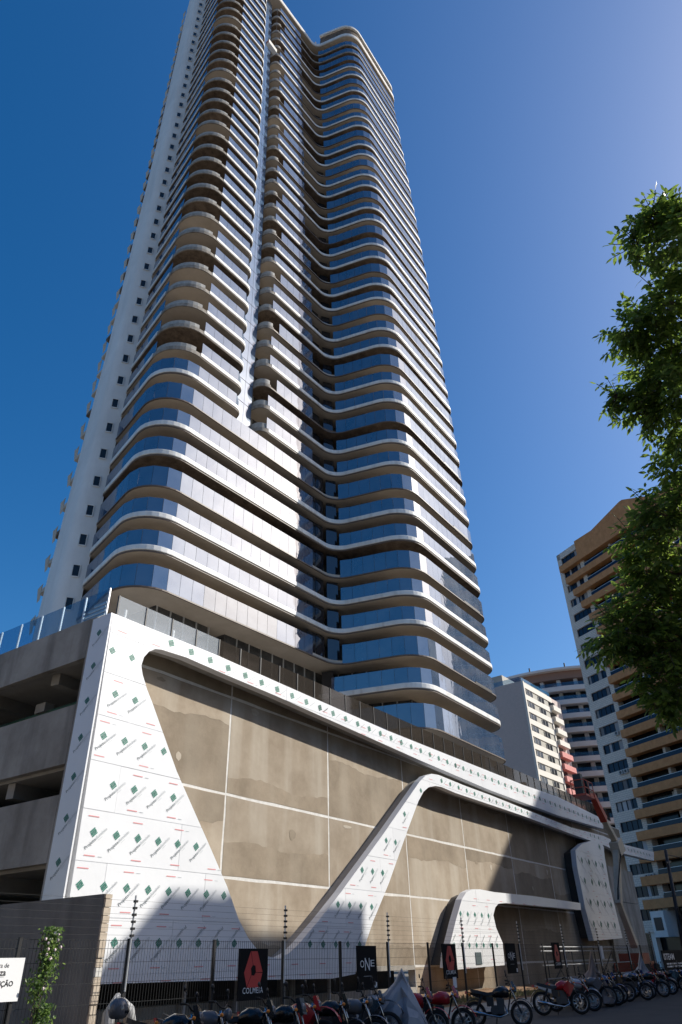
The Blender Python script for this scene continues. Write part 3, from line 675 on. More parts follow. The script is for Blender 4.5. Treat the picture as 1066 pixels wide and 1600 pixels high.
for outl, pid in PIECES:
    tris = tessellate_polygon([[Vector((p[0], p[1], 0)) for p in outl]])
    # solid backing body reaching back to the wall, with the return faces
    n = len(outl); mb = MB()
    mb.add([(p[0], YC + .02, p[1]) for p in outl] + [(p[0], YC + .38, p[1]) for p in outl], [tuple(t) for t in tris] + [tuple(i + n for i in t) for t in tris] + [(k, n + k, n + (k + 1) % n, (k + 1) % n) for k in range(n)])
    pb_(mb, 'cladding_return', M['clad_side'])
    area = sum(outl[k - 1][0] * outl[k][1] - outl[k][0] * outl[k - 1][1] for k in range(n)); sg = 1 if area > 0 else -1; ins_ = []
    for k in range(n):
        a, b, c = Vector(outl[k - 1]), Vector(outl[k]), Vector(outl[(k + 1) % n]); t = ((b - a).normalized() + (c - b).normalized()).normalized()
        ins_.append(b + Vector((-t.y, t.x)) * sg * (.16 if pid == 0 else .22))
    mb = MB().add([(p[0], YC + .381, p[1]) for p in ins_] + [(p[0], YW - .002, p[1]) for p in ins_], [(k, n + k, n + (k + 1) % n, (k + 1) % n) for k in range(n)])
    pb_(mb, 'support_frame', M['concrete_dark'] if pid == 0 else M['frame_dark'])
    if pid == 0: pb_(MB().box(13.82, 13.875, YC, YW - .02, 1.25, 12.13), 'side_panel', M['clad'])
    xs = [p[0] for p in outl]; zs_ = [p[1] for p in outl]
    wx = 4.2; gx0 = min(xs) + (0 if pid else -.02)
    for r_ in range(int((max(zs_) - Z00) / ROW) + 2):
        zz0 = Z00 + (r_ - 1) * ROW; zz1 = zz0 + ROW
        offx = 0 if r_ % 2 else 1.3
        for c_ in range(-1, int((max(xs) - gx0) / wx) + 2):
            x0 = gx0 + c_ * wx + offx; x1 = x0 + wx; pieces = []
            for t in tris:
                p = [outl[i] for i in t]
                for ax, v, less in ((0, x0 + .006, False), (0, x1 - .006, True), (1, zz0 + .008, False), (1, zz1 - .008, True)):
                    p = clip_half(p, ax, v, less)
                    if len(p) < 3: break
                if len(p) >= 3: pieces.append(p)
            if not pieces: continue
            bm = bmesh.new()
            for p in pieces:
                vv = [bm.verts.new((q[0] - PO.x, YC - PO.y, q[1])) for q in p]
                try: bm.faces.new(vv)
                except ValueError: pass
            bmesh.ops.remove_doubles(bm, verts=bm.verts, dist=.0015)
            bmesh.ops.dissolve_degenerate(bm, dist=.001, edges=bm.edges)
            for f in bm.faces:
                f.normal_update()
                if f.normal.y > 0: f.normal_flip()
            be = [e for e in bm.edges if len(e.link_faces) == 1]
            rr = bmesh.ops.extrude_edge_only(bm, edges=be)
            for v in [g_ for g_ in rr['geom'] if isinstance(g_, bmesh.types.BMVert)]: v.co.y += .018
            dy_ = random.uniform(-.002, .005)
            for v in bm.verts: v.co.y += dy_
            me = bpy.data.meshes.new('cladding_panel'); bm.to_mesh(me); bm.free(); me.materials.append(M['clad'])
            pan = link('cladding_panel', me, podium)
            # flat print on the film
            pr = MB(); base_a = math.radians(42) if pid != 2 else math.radians(-33)
            flip = random.random() < .12 or zz0 < 2.2 and random.random() < .4
            st = .86 if pid != 2 else 1.7; k0 = math.floor(x0 / st)
            for kx in range(k0, k0 + 7):
                lx = kx * st + .35 + (r_ % 3) * .2; lz = zz0 + ROW * .56
                if not (x0 <= lx < x1): continue
                a_ = base_a + (PI if flip else 0)
                for full, sc in ((True, .66 if pid != 2 else 1.15), (False, .66 if pid != 2 else 1.15)):
                    if fits(outl, lx, lz, a_, sc, full): logo_obj(lx, lz, a_, YC - .006, full, sc, pan); break
                for zz in (zz0 + .14, zz1 - .2) if kx % 2 == 0 else ():
                    rx = lx + random.uniform(-.1, .1)
                    if inpoly(rx - .25, zz, outl) and inpoly(rx + .25, zz, outl) and inpoly(rx, zz + .05, outl):
                        pr.add([(rx - .2, YC - .007, zz), (rx + .2, YC - .007, zz), (rx + .2, YC - .007, zz + .028), (rx - .2, YC - .007, zz + .028)], [(0, 1, 2, 3)], 3)
                        if random.random() < .6: pr.add([(rx + .3, YC - .007, zz), (rx + .46, YC - .007, zz), (rx + .46, YC - .007, zz + .015), (rx + .3, YC - .007, zz + .015)], [(0, 1, 2, 3)], 2)
            if pr.v: pb_(pr, 'printed_marks', [M['p_green'], M['p_dark'], M['p_pale'], M['p_red']], pan, kind='stuff')
# emblems along the narrow bands
pr = MB(); o0 = PIECES[0][0]
def band(pxa, pxb, step, sc):
    A, B = atY(*pxa, YC), atY(*pxb, YC); n = int(abs(B.x - A.x) / step)
    for i in range(n + 1):
        t = i / max(1, n); x = A.x + (B.x - A.x) * t; zc = A.z + (B.z - A.z) * t
        if fits(o0, x, zc, .6, sc, False): logo_obj(x, zc, math.radians(24), YC - .007, False, sc, podium)
        pr.add([(x + .25, YC - .007, zc - .16), (x + .62, YC - .007, zc + .1), (x + .62, YC - .007, zc + .14), (x + .25, YC - .007, zc - .12)], [(0, 1, 2, 3)], 2)
band((268, 1005), (500, 1106), 1.0, .8); band((500, 1106), (712, 1196), 1.0, .8); band((712, 1196), (935, 1284), 1.0, .8)
band((690, 1220), (765, 1249.5), 1.0, .7); band((765, 1249.5), (935, 1309), 1.0, .7); band((960, 1322), (1015, 1336), 1.0, .7)
pb_(pr, 'printed_marks', [M['p_green'], M['p_dark'], M['p_pale'], M['p_red']], kind='stuff')
for i in range(9): logo_obj(19.8, 1.9 + i * 1.2, math.radians(40), 0, True, .62, podium, side=13.815)
# white notice on the small piece of cladding
a, b = atY(743, 1488, YC - .03), atY(754, 1507, YC - .03)
pb_(MB().box(a.x, b.x, YC - .03, YC - .005, b.z, a.z), 'access_hatch', M['p_dark'])

# glass guard on the podium roof
def rail(p0, p1, zb, zt, step, glass, pm, names=('guard_pane', 'guard_post')):
    p0, p1 = Vector(p0), Vector(p1); L = (p1 - p0).length; n = round(L / step)
    for i in range(n):
        a = p0 + (p1 - p0) * (i / n); b = p0 + (p1 - p0) * ((i + 1) / n); t = (b - a).normalized()
        g = glass(i) if callable(glass) else glass
        pb_(MB().bar((*(a + t * .04), (zb + zt) / 2), (*(b - t * .04), (zb + zt) / 2), .016, zt - zb), names[0], g)
        if pm: pb_(MB().bar((*a, zb - .05), (*a, zt), .05, .07), names[1], pm)
rail((XL + .15, YW - .3), (XL - .1, 52), 12.38, 13.4, 1.32, M['rail_glass'], M['steel'])
rail((XL + .2, YC + .15), (71, YC + .15), 12.05, 12.95, 1.3, lambda i: M['dusty_glass'] if i < 4 else M['brown_reflection_glass'], M['black_metal'])
for i in range(2): pb_(MB().box(15 + i * .02, 17.5, YC + .75, YC + .8, 12.2 + i * .22, 12.3 + i * .22), 'white_slat', M['white_paint'])
for x in (15, 17.4): pb_(MB().box(x, x + .07, YC + .8, YC + .87, 11.9, 12.9), 'slat_post', M['white_paint'])
for i in range(8): pb_(MB().box(XL + .55 + .002 * i, XL + .6, YW + .4, YW + 3.2 - i * .3, 12.05 + i * .16, 12.13 + i * .16), 'white_slat', M['white_paint'])

# ================================================================== LOW WALL AT THE LEFT
lw = thing('boundary_wall', 'low grey rendered boundary wall with a broken pale end at the left edge', 'wall', (12.75, 16, 0))
def lo(mb, name, m, parent=lw): mb.v = [(v[0] - 12.75, v[1] - 16, v[2]) for v in mb.v]; return mb.build(name, m, parent)
lo(MB().box(12.66, 12.86, 16.05, 40, 0, 3.2), 'wall_body', mat('grey_render', (.2, .195, .185), .9, noise=(.8, (.15, .145, .135), (.24, .235, .22)), bump=.25, stain=(1.5, (.11, .105, .1), .6)))
mb = MB(); zc = 0
while zc < 3.18:
    hh = random.uniform(.16, .2); e = random.uniform(-.02, .02); lo(MB().box(12.66 + abs(e), 12.87 + e * .6, 15.99 + e, 16.048, zc, min(3.19, zc + hh - .012)), 'brick', M['joint_white'] if random.random() < .2 else mat('raw_block', (.5, .42, .33), .95, noise=(6, (.42, .34, .26), (.58, .5, .4))) if 'raw_block' not in bpy.data.materials else bpy.data.materials['raw_block']); zc += hh

# ================================================================== FENCE
YF = 15.0
fence = thing('mesh_fence', 'black welded mesh fence with tall electric wire poles in front of the podium', 'fence', (12.7, YF, 0))
def fo(mb, name, m, **kw): mb.v = [(v[0] - 12.7, v[1] - YF, v[2]) for v in mb.v]; return mb.build(name, m, fence, **kw)
px_ = [7.05, 9.9] + [12.73 + 2.83 * i for i in range(17)]
for i, x in enumerate(px_):
    fo(MB().box(x - .035, x + .035, YF - .03, YF + .03, .1, 2.22), 'post', M['black_metal'])
    if i % 2 == 0 and i >= 2 or i == 0:
        fo(MB().tube([(x, YF - .05, 1.2), (x, YF - .05, 3.1)], .022, 6), 'electric_pole', M['steel'])
        mb = MB()
        for t in range(6): mb.box(x - .045, x + .045, YF - .1, YF - .03, 2.25 + t * .14, 2.3 + t * .14)
        fo(mb, 'insulator', M['black_metal'])
for a, b in zip(px_, px_[1:]):
    mb = MB(); n = 34
    for k in range(1, n): x = a + (b - a) * k / n; mb.bar((x, YF, .2), (x, YF, 2.2), .006, .006)
    for zz in (.25, .62, 1.0, 1.38, 1.76, 2.02, 2.18): mb.bar((a, YF + .006, zz), (b, YF + .006, zz), .008, .008)
    fo(mb, 'wire_mesh', M['wire'], kind='stuff')
mb = MB()
for t in range(6):
    for a, b in zip(px_[::2], px_[2::2]): mb.bar((a, YF - .1, 2.28 + t * .14), (b, YF - .1, 2.28 + t * .14), .004, .004)
fo(mb, 'electric_wires', M['wire'], kind='stuff')

# signs on the fence
def flat(vs, fs, mb, x, y, z, mi): mb.add([(x + v[0], y, z + v[1]) for v in vs], fs, mi)
def centre(txt, size, width, bold=0):
    vs, fs = text_mesh(txt, size, 1, bold); w0, w1 = min(v[0] for v in vs), max(v[0] for v in vs); s = width / (w1 - w0)
    return [((v[0] - (w0 + w1) / 2) * s, v[1]) for v in vs], fs
def red_sign(x0, x1, z0, z1, label):
    t = thing('company_sign', label, 'sign', ((x0 + x1) / 2, YF - .06, z0), 0, 'company signs on the mesh fence')
    W, H = x1 - x0, z1 - z0
    MB().box(-W / 2, W / 2, -.02, .02, 0, H).build('board', M['sign_black'], t)
    # emblem: three interlocking bands round a dark hexagon
    mb = MB(); c = (0, H * .58); R, ri = W * .34, W * .12
    out = [(-.35, 1.08), (.35, 1.08), (.95, -.15), (.62, -1.0), (-.62, -1.0), (-.95, -.15)]
    inn = [(-.1, .35), (.22, .3), (.32, -.18), (.08, -.42), (-.25, -.38), (-.34, .1)]
    O = [(c[0] + p[0] * R, c[1] + p[1] * R) for p in out]; I = [(c[0] + p[0] * R * .8, c[1] + p[1] * R * .8) for p in inn]
    g = .012
    for k in range(6):
        a, b = O[k], O[(k + 1) % 6]; p, q = I[(k + 1) % 6], I[k]
        sh = .06 if k % 2 == 0 else 0
        a2 = (a[0] + (b[0] - a[0]) * sh, a[1] + (b[1] - a[1]) * sh); q2 = (q[0] + (p[0] - q[0]) * sh * 2, q[1] + (p[1] - q[1]) * sh * 2)
        mb.add([(v[0], -.024, v[1]) for v in (a2, b, p, q2)], [(3, 2, 1, 0)])
    mb.build('emblem', M['sign_red'], t)
    vs, fs = centre('COLMEIA', H * .165, W * .7, .001); mb = MB(); flat(vs, fs, mb, 0, -.024, H * .13, 0); mb.build('lettering', M['sign_white'], t)
    return t
def one_sign(x0, x1, z0, z1, label):
    t = thing('project_sign', label, 'sign', ((x0 + x1) / 2, YF - .06, z0), 0, 'project signs on the mesh fence')
    W, H = x1 - x0, z1 - z0
    MB().box(-W / 2, W / 2, -.02, .02, 0, H).build('board', M['sign_black'], t)
    mb = MB()
    for ch, dx, size, dz in (('O', -.26, .24, .5), ('N', .0, .42, .43), ('E', .27, .22, .52)):
        vs, fs = centre(ch, H * size, W * (.2 if ch != 'N' else .24)); flat(vs, fs, mb, dx * W, -.024, H * dz, 0)
    mb.add([(-.2 * W, -.024, .3 * H), (.2 * W, -.024, .3 * H), (.2 * W, -.024, .306 * H), (-.2 * W, -.024, .306 * H)], [(0, 1, 2, 3)])
    mb.build('lettering', M['sign_white'], t)
    MB().box(W * .34, W * .46, -.028, -.021, .04 * H, .16 * H).build('sticker', M['sign_white'], t)
    return t
red_sign(16.46, 17.62, .86, 2.02, 'black COLMEIA sign with red emblem beside the big left white leg')
one_sign(22.05, 23.2, .9, 2.1, 'black ONE sign nearest the camera, beside the silver covered motorcycle')
red_sign(27.85, 28.95, 1.05, 2.17, 'black COLMEIA sign with red emblem beside the small white cladding piece')
one_sign(33.7, 34.75, 1.1, 2.22, 'black ONE sign in the shade right of the small white cladding piece')
red_sign(39.3, 40.3, 1.18, 2.28, 'black COLMEIA sign with red emblem farthest right, in deep shade')
for i, (px, py, w_, h_, lb) in enumerate(((711, 1535, .28, .34, 'small white notice below the sunlit COLMEIA sign'), (941, 1488, .42, .62, 'white paper notice hung on the fence by the brown covered motorcycle'))):
    c = atY(px, py, YF - .08); tag(MB().box(-w_ / 2, w_ / 2, -.008, .008, -h_ / 2, h_ / 2).build('paper_notice', M['sign_white']), lb, 'notice').location = c
# city permit board at the left
ps = thing('permit_board', 'white city building permit board behind a creeper at the left edge', 'sign', (9.05, YF - .12, 1.14))
MB().box(-1.1, .95, -.02, .02, 0, .72).build('board', M['sign_white'], ps)
mb = MB()
for txt, size, x, z in (('Prefeitura de', .11, .05, .56), ('Fortaleza', .15, .02, .43), ('CONSTRUÇÃO', .125, -.02, .25)):
    vs, fs = text_mesh(txt, size, 1, .003 if size > .12 else 0); w_ = max(v[0] for v in vs); flat(vs, fs, mb, (.62 if txt[0] == 'P' else .58 if txt[0] == 'F' else .78) - w_, -.024, z, 0)
mb.add([(-.6, -.024, .405), (.55, -.024, .405), (.55, -.024, .41), (-.6, -.024, .41)], [(0, 1, 2, 3)])
mb.build('lettering', M['ink'], ps)
for x in (-1.0, .85): MB().box(x - .03, x + .03, .02, .06, -1.1, .7).build('post', M['black_metal'], ps)

# creeper on the fence beside the permit board
def leaf(mb, p, d, up_, l, wd):
    d = d.normalized(); s = d.cross(up_); s = s.normalized() if s.length > .01 else Vector((1, 0, 0)); nn = s.cross(d)
    a = p + d * l * .35 + s * wd * .5 - nn * wd * .12; b = p + d * l * .35 - s * wd * .5 - nn * wd * .12
    c = p + d * l * .72 + s * wd * .36 - nn * wd * .08; e = p + d * l * .72 - s * wd * .36 - nn * wd * .08
    t = p + d * l - nn * l * .12; m1 = p + d * l * .5
    mb.add([p, a, c, t, e, b, m1], [(0, 1, 6), (1, 2, 6), (2, 3, 6), (3, 4, 6), (4, 5, 6), (5, 0, 6)])
def rv(): 
    while True:
        v = Vector((random.uniform(-1, 1), random.uniform(-1, 1), random.uniform(-1, 1)))
        if .05 < v.length < 1: return v.normalized()
vn = thing('creeper_plant', 'leafy creeper with pale flowers climbing the fence beside the permit board', 'plant', (10.45, YF - .1, .1))
mb = MB(); fl = MB(); st = MB()
for i in range(1500):
    t = random.random(); c = Vector((random.gauss(0, .11) + (.08 if t > .5 else -.05), random.gauss(-.05, .08), .55 + t * 1.75))
    if .95 < c.z < 1.15 and random.random() < .5: continue
    if c.z < 1.0: c.x += .22
    leaf(mb, c, rv() + Vector((0, -.3, -.4)), rv(), random.uniform(.05, .1), random.uniform(.03, .055))
for i in range(16): c = Vector((random.gauss(.1, .14), -.17, random.choice((1.15, 2.0, 2.15, 1.8)) + random.uniform(-.1, .1))); fl.ball(c, .03, .03, .03, 6, 4)
for x in (-.1, 0, .1): st.tube([(x, 0, 0), (x * .5, 0, .8), (x + .05, -.02, 1.5), (x * 1.2, 0, 2.2)], .012, 5)
mb.build('foliage', M['vine'], vn, kind='stuff'); fl.build('flowers', M['flower'], vn, kind='stuff'); st.build('stem', M['trunk'], vn)

# ================================================================== MOTORCYCLES
def paint(name, c): return mat('paint_' + name, c, .22, spec=.6)
PAINT = {'black': paint('black', (.012, .012, .014)), 'red': paint('red', (.4, .015, .02)), 'blue': paint('blue', (.02, .05, .2)),
         'silver': paint('silver', (.4, .4, .42)), 'white': paint('white', (.65, .65, .65)), 'grey': paint('grey', (.12, .12, .13))}
BM = {}
def bike_meshes(trail=False):
    """meshes of one motorcycle, front towards +X, wheels on z = 0"""
    R = .31 if not trail else .34; wb = .65; D = {}
    D['tyre'] = MB().lathe_y([(R, 0), (R - .015, .045), (R - .07, .05), (R - .085, .03), (R - .085, -.03), (R - .07, -.05), (R - .015, -.045)], 24)
    D['rim'] = MB().lathe_y([(R - .082, .032), (R - .105, .02), (R - .105, -.02), (R - .082, -.032)], 24)
    sp = MB()
    for k in range(12): a = 2 * PI * k / 12; sp.bar((.03 * math.cos(a), .03, .03 * math.sin(a)), ((R - .1) * math.cos(a + .2), 0, (R - .1) * math.sin(a + .2)), .008, .008)
    sp.lathe_y([(.06, .05), (.06, -.05), (.02, -.05), (.02, .05)], 10); D['spokes'] = sp
    D['brake_disc'] = MB().lathe_y([(.14, .06), (.14, .055), (.06, .055), (.06, .06)], 16)
    lo_ = R * .9
    D['engine'] = MB().box(-.18, .18, -.14, .14, .3, .5).box(-.02, .16, -.09, .09, .5, .68).lathe_y([(.11, .17), (.11, -.17), (.01, -.17), (.01, .17)], 12, c=(-.1, 0, .38)).box(.16, .2, -.1, .1, .5, .66)
    fr = MB(); fr.tube([(.42, 0, .82), (.25, 0, .3), (-.2, 0, .26)], .025, 6); fr.tube([(.42, 0, .86), (.0, 0, .74), (-.55, 0, .8)], .025, 6)
    for s in (-.1, .1): fr.tube([(-.12, s, .34), (-.65, s, R)], .025, 6); fr.tube([(-.42, s, .74), (-.62, s, R + .05)], .03, 8)
    D['frame'] = fr
    tk = MB(); prof = [(.36, .8, .05, .09), (.28, .82, .13, .14), (.1, .83, .15, .15), (-.05, .8, .12, .11), (-.12, .77, .07, .06)]
    n = 10
    for (x, zc, wy, hz) in prof: tk.v += [(x, wy * math.cos(2 * PI * k / n), zc + hz * math.sin(2 * PI * k / n)) for k in range(n)]
    tk.f = [(i * n + k, i * n + (k + 1) % n, (i + 1) * n + (k + 1) % n, (i + 1) * n + k) for i in range(len(prof) - 1) for k in range(n)] + [tuple(range(n)), tuple(range(4 * n, 5 * n))[::-1]]; tk.mi = [0] * len(tk.f)
    D['fuel_tank'] = tk
    stt = MB(); zz = [(-.08, .8, .09), (-.25, .78, .13), (-.45, .82, .14), (-.62, .86, .11), (-.74, .9, .06)]
    for (x, z, wy) in zz: stt.v += [(x, -wy, z - .05), (x, wy, z - .05), (x, wy * .9, z + .03), (x, -wy * .9, z + .03)]
    stt.f = [(i * 4 + k, i * 4 + (k + 1) % 4, (i + 1) * 4 + (k + 1) % 4, (i + 1) * 4 + k) for i in range(4) for k in range(4)] + [(0, 1, 2, 3), (19, 18, 17, 16)]; stt.mi = [0] * len(stt.f)
    D['seat'] = stt
    D['tail_panel'] = MB().add([(-.3, -.13, .72), (-.3, .13, .72), (-.85, .05, .86), (-.85, -.05, .86), (-.3, -.1, .6), (-.3, .1, .6), (-.8, .04, .8), (-.8, -.04, .8)],
                               [(0, 1, 2, 3), (7, 6, 5, 4), (0, 4, 5, 1), (1, 5, 6, 2), (2, 6, 7, 3), (3, 7, 4, 0)])
    D['side_cover'] = MB().box(-.3, -.1, -.15, .15, .5, .7)
    fk = MB()
    for s in (-.09, .09): fk.tube([(wb, s, R), (.46, s, .82), (.42, s, .95)], [.028, .024, .022], 8)
    fk.box(.39, .49, -.12, .12, .86, .9); D['fork'] = fk
    hb = MB(); hb.tube([(.3, -.37, 1.06), (.38, -.24, 1.07), (.41, -.1, 1.0), (.41, .1, 1.0), (.38, .24, 1.07), (.3, .37, 1.06)], .014, 6); D['handlebar'] = hb
    for s, nm in ((-1, 'grip'), (1, 'grip ')):
        gr = MB(); D[nm] = gr; gr.tube([(.3, s * .37, 1.06), (.35, s * .28, 1.068)], .02, 8); gr.bar((.4, s * .25, 1.06), (.42, s * .38, 1.04), .02, .012)
    for nm, s in (('mirror', -1), ('mirror ', 1)):
        m_ = MB(); m_.tube([(.36, s * .26, 1.07), (.37, s * .31, 1.18), (.34, s * .33, 1.24)], .007, 5); m_.ball((.33, s * .34, 1.28), .02, .07, .045, 10, 6); D[nm] = m_
    hl = MB(); hl.ball((.53, 0, .9), .07, .1, .1, 12, 8); D['headlight'] = hl
    hc = MB(); hc.add([(.5, -.13, .84), (.5, .13, .84), (.44, .13, 1.06), (.44, -.13, 1.06), (.6, -.08, .82), (.6, .08, .82), (.5, .09, 1.08), (.5, -.09, 1.08)],
                      [(3, 2, 1, 0), (4, 5, 6, 7), (0, 1, 5, 4), (1, 2, 6, 5), (2, 3, 7, 6), (3, 0, 4, 7)]); D['headlight_cowl'] = hc
    ex = MB(); ex.tube([(.2, -.08, .5), (.26, -.1, .3), (.05, -.15, .22), (-.3, -.17, .27), (-.45, -.18, .3), (-.85, -.19, .38)], [.02, .022, .022, .025, .05, .05], 8); D['exhaust'] = ex
    def arc(xc, zc, r0, a0, a1, wy, n=8):
        mb = MB()
        for k in range(n + 1):
            a = math.radians(a0 + (a1 - a0) * k / n)
            mb.v += [(xc + r0 * math.cos(a), -wy, zc + r0 * math.sin(a)), (xc + r0 * math.cos(a), wy, zc + r0 * math.sin(a)), (xc + (r0 + .02) * math.cos(a), wy * .6, zc + (r0 + .02) * math.sin(a)), (xc + (r0 + .02) * math.cos(a), -wy * .6, zc + (r0 + .02) * math.sin(a))]
        mb.f = [(i * 4 + k, i * 4 + (k + 1) % 4, (i + 1) * 4 + (k + 1) % 4, (i + 1) * 4 + k) for i in range(n) for k in range(4)]; mb.mi = [0] * len(mb.f); return mb
    D['front_fender'] = arc(wb, R if not trail else R + .17, R + .03, 20, 140, .07); D['rear_fender'] = arc(-.65, R, R + .04, 60, 175, .08)
    for i_, c_ in enumerate(((.5, .2, .88), (.5, -.2, .88), (-.78, .16, .78), (-.78, -.16, .78))): D['turn_signal' + ' ' * i_] = MB().ball(c_, .035, .04, .03, 8, 6)
    D['tail_light'] = MB().box(-.9, -.85, -.06, .06, .8, .86)
    D['side_stand'] = MB().tube([(-.05, .12, .28), (-.1, .3, .02)], .014, 6)
    if trail:
        D['radiator_shroud'] = MB().add([(.3, -.2, .95), (.5, -.2, .78), (.28, -.19, .5), (.1, -.18, .72), (.3, .2, .95), (.5, .2, .78), (.28, .19, .5), (.1, .18, .72)], [(0, 1, 2, 3), (7, 6, 5, 4), (0, 4, 5, 1), (1, 5, 6, 2), (2, 6, 7, 3), (3, 7, 4, 0)])
    return D, R, wb
BIKE = {}
for tr in (False, True):
    D, R, wb = bike_meshes(tr); BIKE[tr] = ({k: v.mesh(k.strip()) for k, v in D.items()}, R, wb)
    for k, me in BIKE[tr][0].items():
        if k in ('tyre', 'rim', 'fuel_tank', 'headlight', 'mirror', 'mirror ', 'fork', 'exhaust', 'handlebar', 'frame'): me.polygons.foreach_set('use_smooth', [True] * len(me.polygons))
MATS = dict(tyre='rubber', rim='alu', spokes='chrome', brake_disc='alu', engine='engine_grey', frame='black_metal', seat='black_plastic', side_cover='black_plastic', fork='chrome', handlebar='black_metal',
            grip='rubber', mirror='black_plastic', headlight='lamp', exhaust='chrome', rear_fender='black_plastic', turn_signal='amber', tail_light='sign_red', side_stand='black_metal')
nbike = 0
def bike(x, y, rz, colour, label, trail=False, lean=7, shroud=None, group='motorcycles parked side on to the kerb'):
    ms, R, wb = BIKE[trail]
    t = thing('motorcycle', label, 'motorcycle', (x, y, 0.002), rz, group)
    t.rotation_euler = (math.radians(-lean), 0, rz)
    def part(key, parent, loc=(0, 0, 0), m=None):
        k = key.strip(); o = bpy.data.objects.new(k, ms[key]); COL.objects.link(o); o.parent = parent; o.location = loc
        mm = m or (M[MATS[k]] if k in MATS else PAINT[colour])
        if not ms[key].materials: ms[key].materials.append(mm)
        o.material_slots[0].link = 'OBJECT'; o.material_slots[0].material = mm; return o
    for nm, xx in (('front_wheel', wb), ('rear_wheel', -.65)):
        wh = part('tyre', t, (xx, 0, R)); wh.name = nm
        part('rim', wh); part('spokes', wh); part('brake_disc', wh)
    for k in ms:
        if k in ('tyre', 'rim', 'spokes', 'brake_disc'): continue
        if k == 'headlight_cowl' and not trail and colour in ('silver', 'grey'): continue
        part(k, t, m=PAINT[shroud] if (shroud and k in ('tail_panel', 'headlight_cowl')) else None)
    return t
F0 = math.radians(-68)
near = ['black', 'grey', 'black', 'black', 'red', 'black', 'grey', 'black', 'black', 'red', 'red']
ordn = ['first', 'second', 'third', 'fourth', 'fifth', 'sixth', 'seventh', 'eighth', 'ninth', 'tenth', 'eleventh', 'twelfth', 'thirteenth', 'fourteenth', 'fifteenth', 'sixteenth', 'seventeenth']
for i, c in enumerate(near):
    if i == 8: continue
    bike(10.15 + .88 * i + random.uniform(-.12, .12), 10.75 + random.uniform(-.3, .3), F0 + random.uniform(-.22, .22), c, f'{c} motorcycle cut by the bottom frame edge, {ordn[i if i < 8 else i - 1]} of the near row from the left', lean=random.uniform(5, 11), trail=i in (4, 7))
bike(22.65, 10.5, math.radians(-66), 'black', 'black motorcycle standing alone, seen from its side, before the weedy strip', lean=8)
bike(27.85, 10.55, math.radians(-52), 'red', 'red and white trail motorcycle with tall fender, at the head of the far row', trail=True, shroud='white')
far = ['silver', 'black', 'grey', 'black', 'blue', 'black', 'black', 'blue', 'black', 'red', 'black', 'grey', 'black', 'blue', 'black', 'black']
for i, c in enumerate(far):
    bike(29.7 + 1.28 * i + random.uniform(-.2, .2), 10.9 + .03 * i + random.uniform(-.3, .3), F0 + random.uniform(-.18, .18), c, f'{c} motorcycle in the far row, {ordn[i]} behind the red and white trail motorcycle', lean=random.uniform(5, 11), trail=i in (2, 5, 9, 12))
# covers draped over motorcycles
def cover(x, y, rz, m, label, hp=1.55):
    """tent of fabric over handlebar and seat, with folds"""
    prof = [(-1.0, .2, .12), (-.85, .75, .2), (-.5, .98, .3), (-.1, 1.0, .33), (.15, 1.2, .36), (.36, hp, .12), (.5, 1.2, .36), (.72, .8, .3), (.95, .3, .14)]
    mb = MB(); n = 15
    for i, (px, top, wd) in enumerate(prof):
        for k in range(n):
            t = k / (n - 1) * 2 - 1; zz = top * (1 - abs(t) ** 1.5) + .12 * abs(t); fold = .05 * math.sin(k * 2.3 + i * 1.7) * (abs(t))
            mb.v.append((px + fold, t * (wd + .18 * abs(t)) + .03 * math.sin(k * 3.1 + i), max(.1, zz)))
    mb.f = [(i * n + k, i * n + k + 1, (i + 1) * n + k + 1, (i + 1) * n + k) for i in range(len(prof) - 1) for k in range(n - 1)]; mb.mi = [0] * len(mb.f)
    o = mb.build('motorcycle_cover', m, smooth=False); o.location = (x, y, 0); o.rotation_euler = (0, 0, rz); tag(o, label, 'motorcycle cover'); return o
cover(17.15, 10.75, F0, M['tarp'], 'silver grey cover over a motorcycle below the nearest ONE sign', 1.5)
cover(32.6, 11.2, F0, M['tarp_brown'], 'brownish pointed cover over a motorcycle behind the trail motorcycle', 1.85)
cover(41.4, 11.7, F0, M['tarp'], 'bluish grey cover over a motorcycle below the black banner', 1.8)
# helmet on the nearest seat, bundle by the low wall
hm = thing('helmet', 'dark grey helmet resting at the bottom frame edge left of the motorcycles', 'helmet', (9.2, 10.9, .95))
MB().ball((0, 0, .12), .17, .15, .17, 16, 10, zmin=-.7).build('shell', PAINT['grey'], hm, smooth=True)
mb = MB(); mb.ball((.02, 0, .1), .168, .148, .1, 16, 8); mb.build('visor', M['dark_hole'], hm, smooth=True)
hb_ = tag(MB().tube([(13.15, 15.9, .1), (13.2, 15.95, .75), (13.45, 16.0, 1.0), (13.8, 16.0, .8), (14.1, 16.1, .3)], [.14, .15, .16, .15, .13], 10).build('corrugated_hose', M['insulator'], smooth=True), 'thick grey hose curving over the ground beside the boundary wall', 'hose')

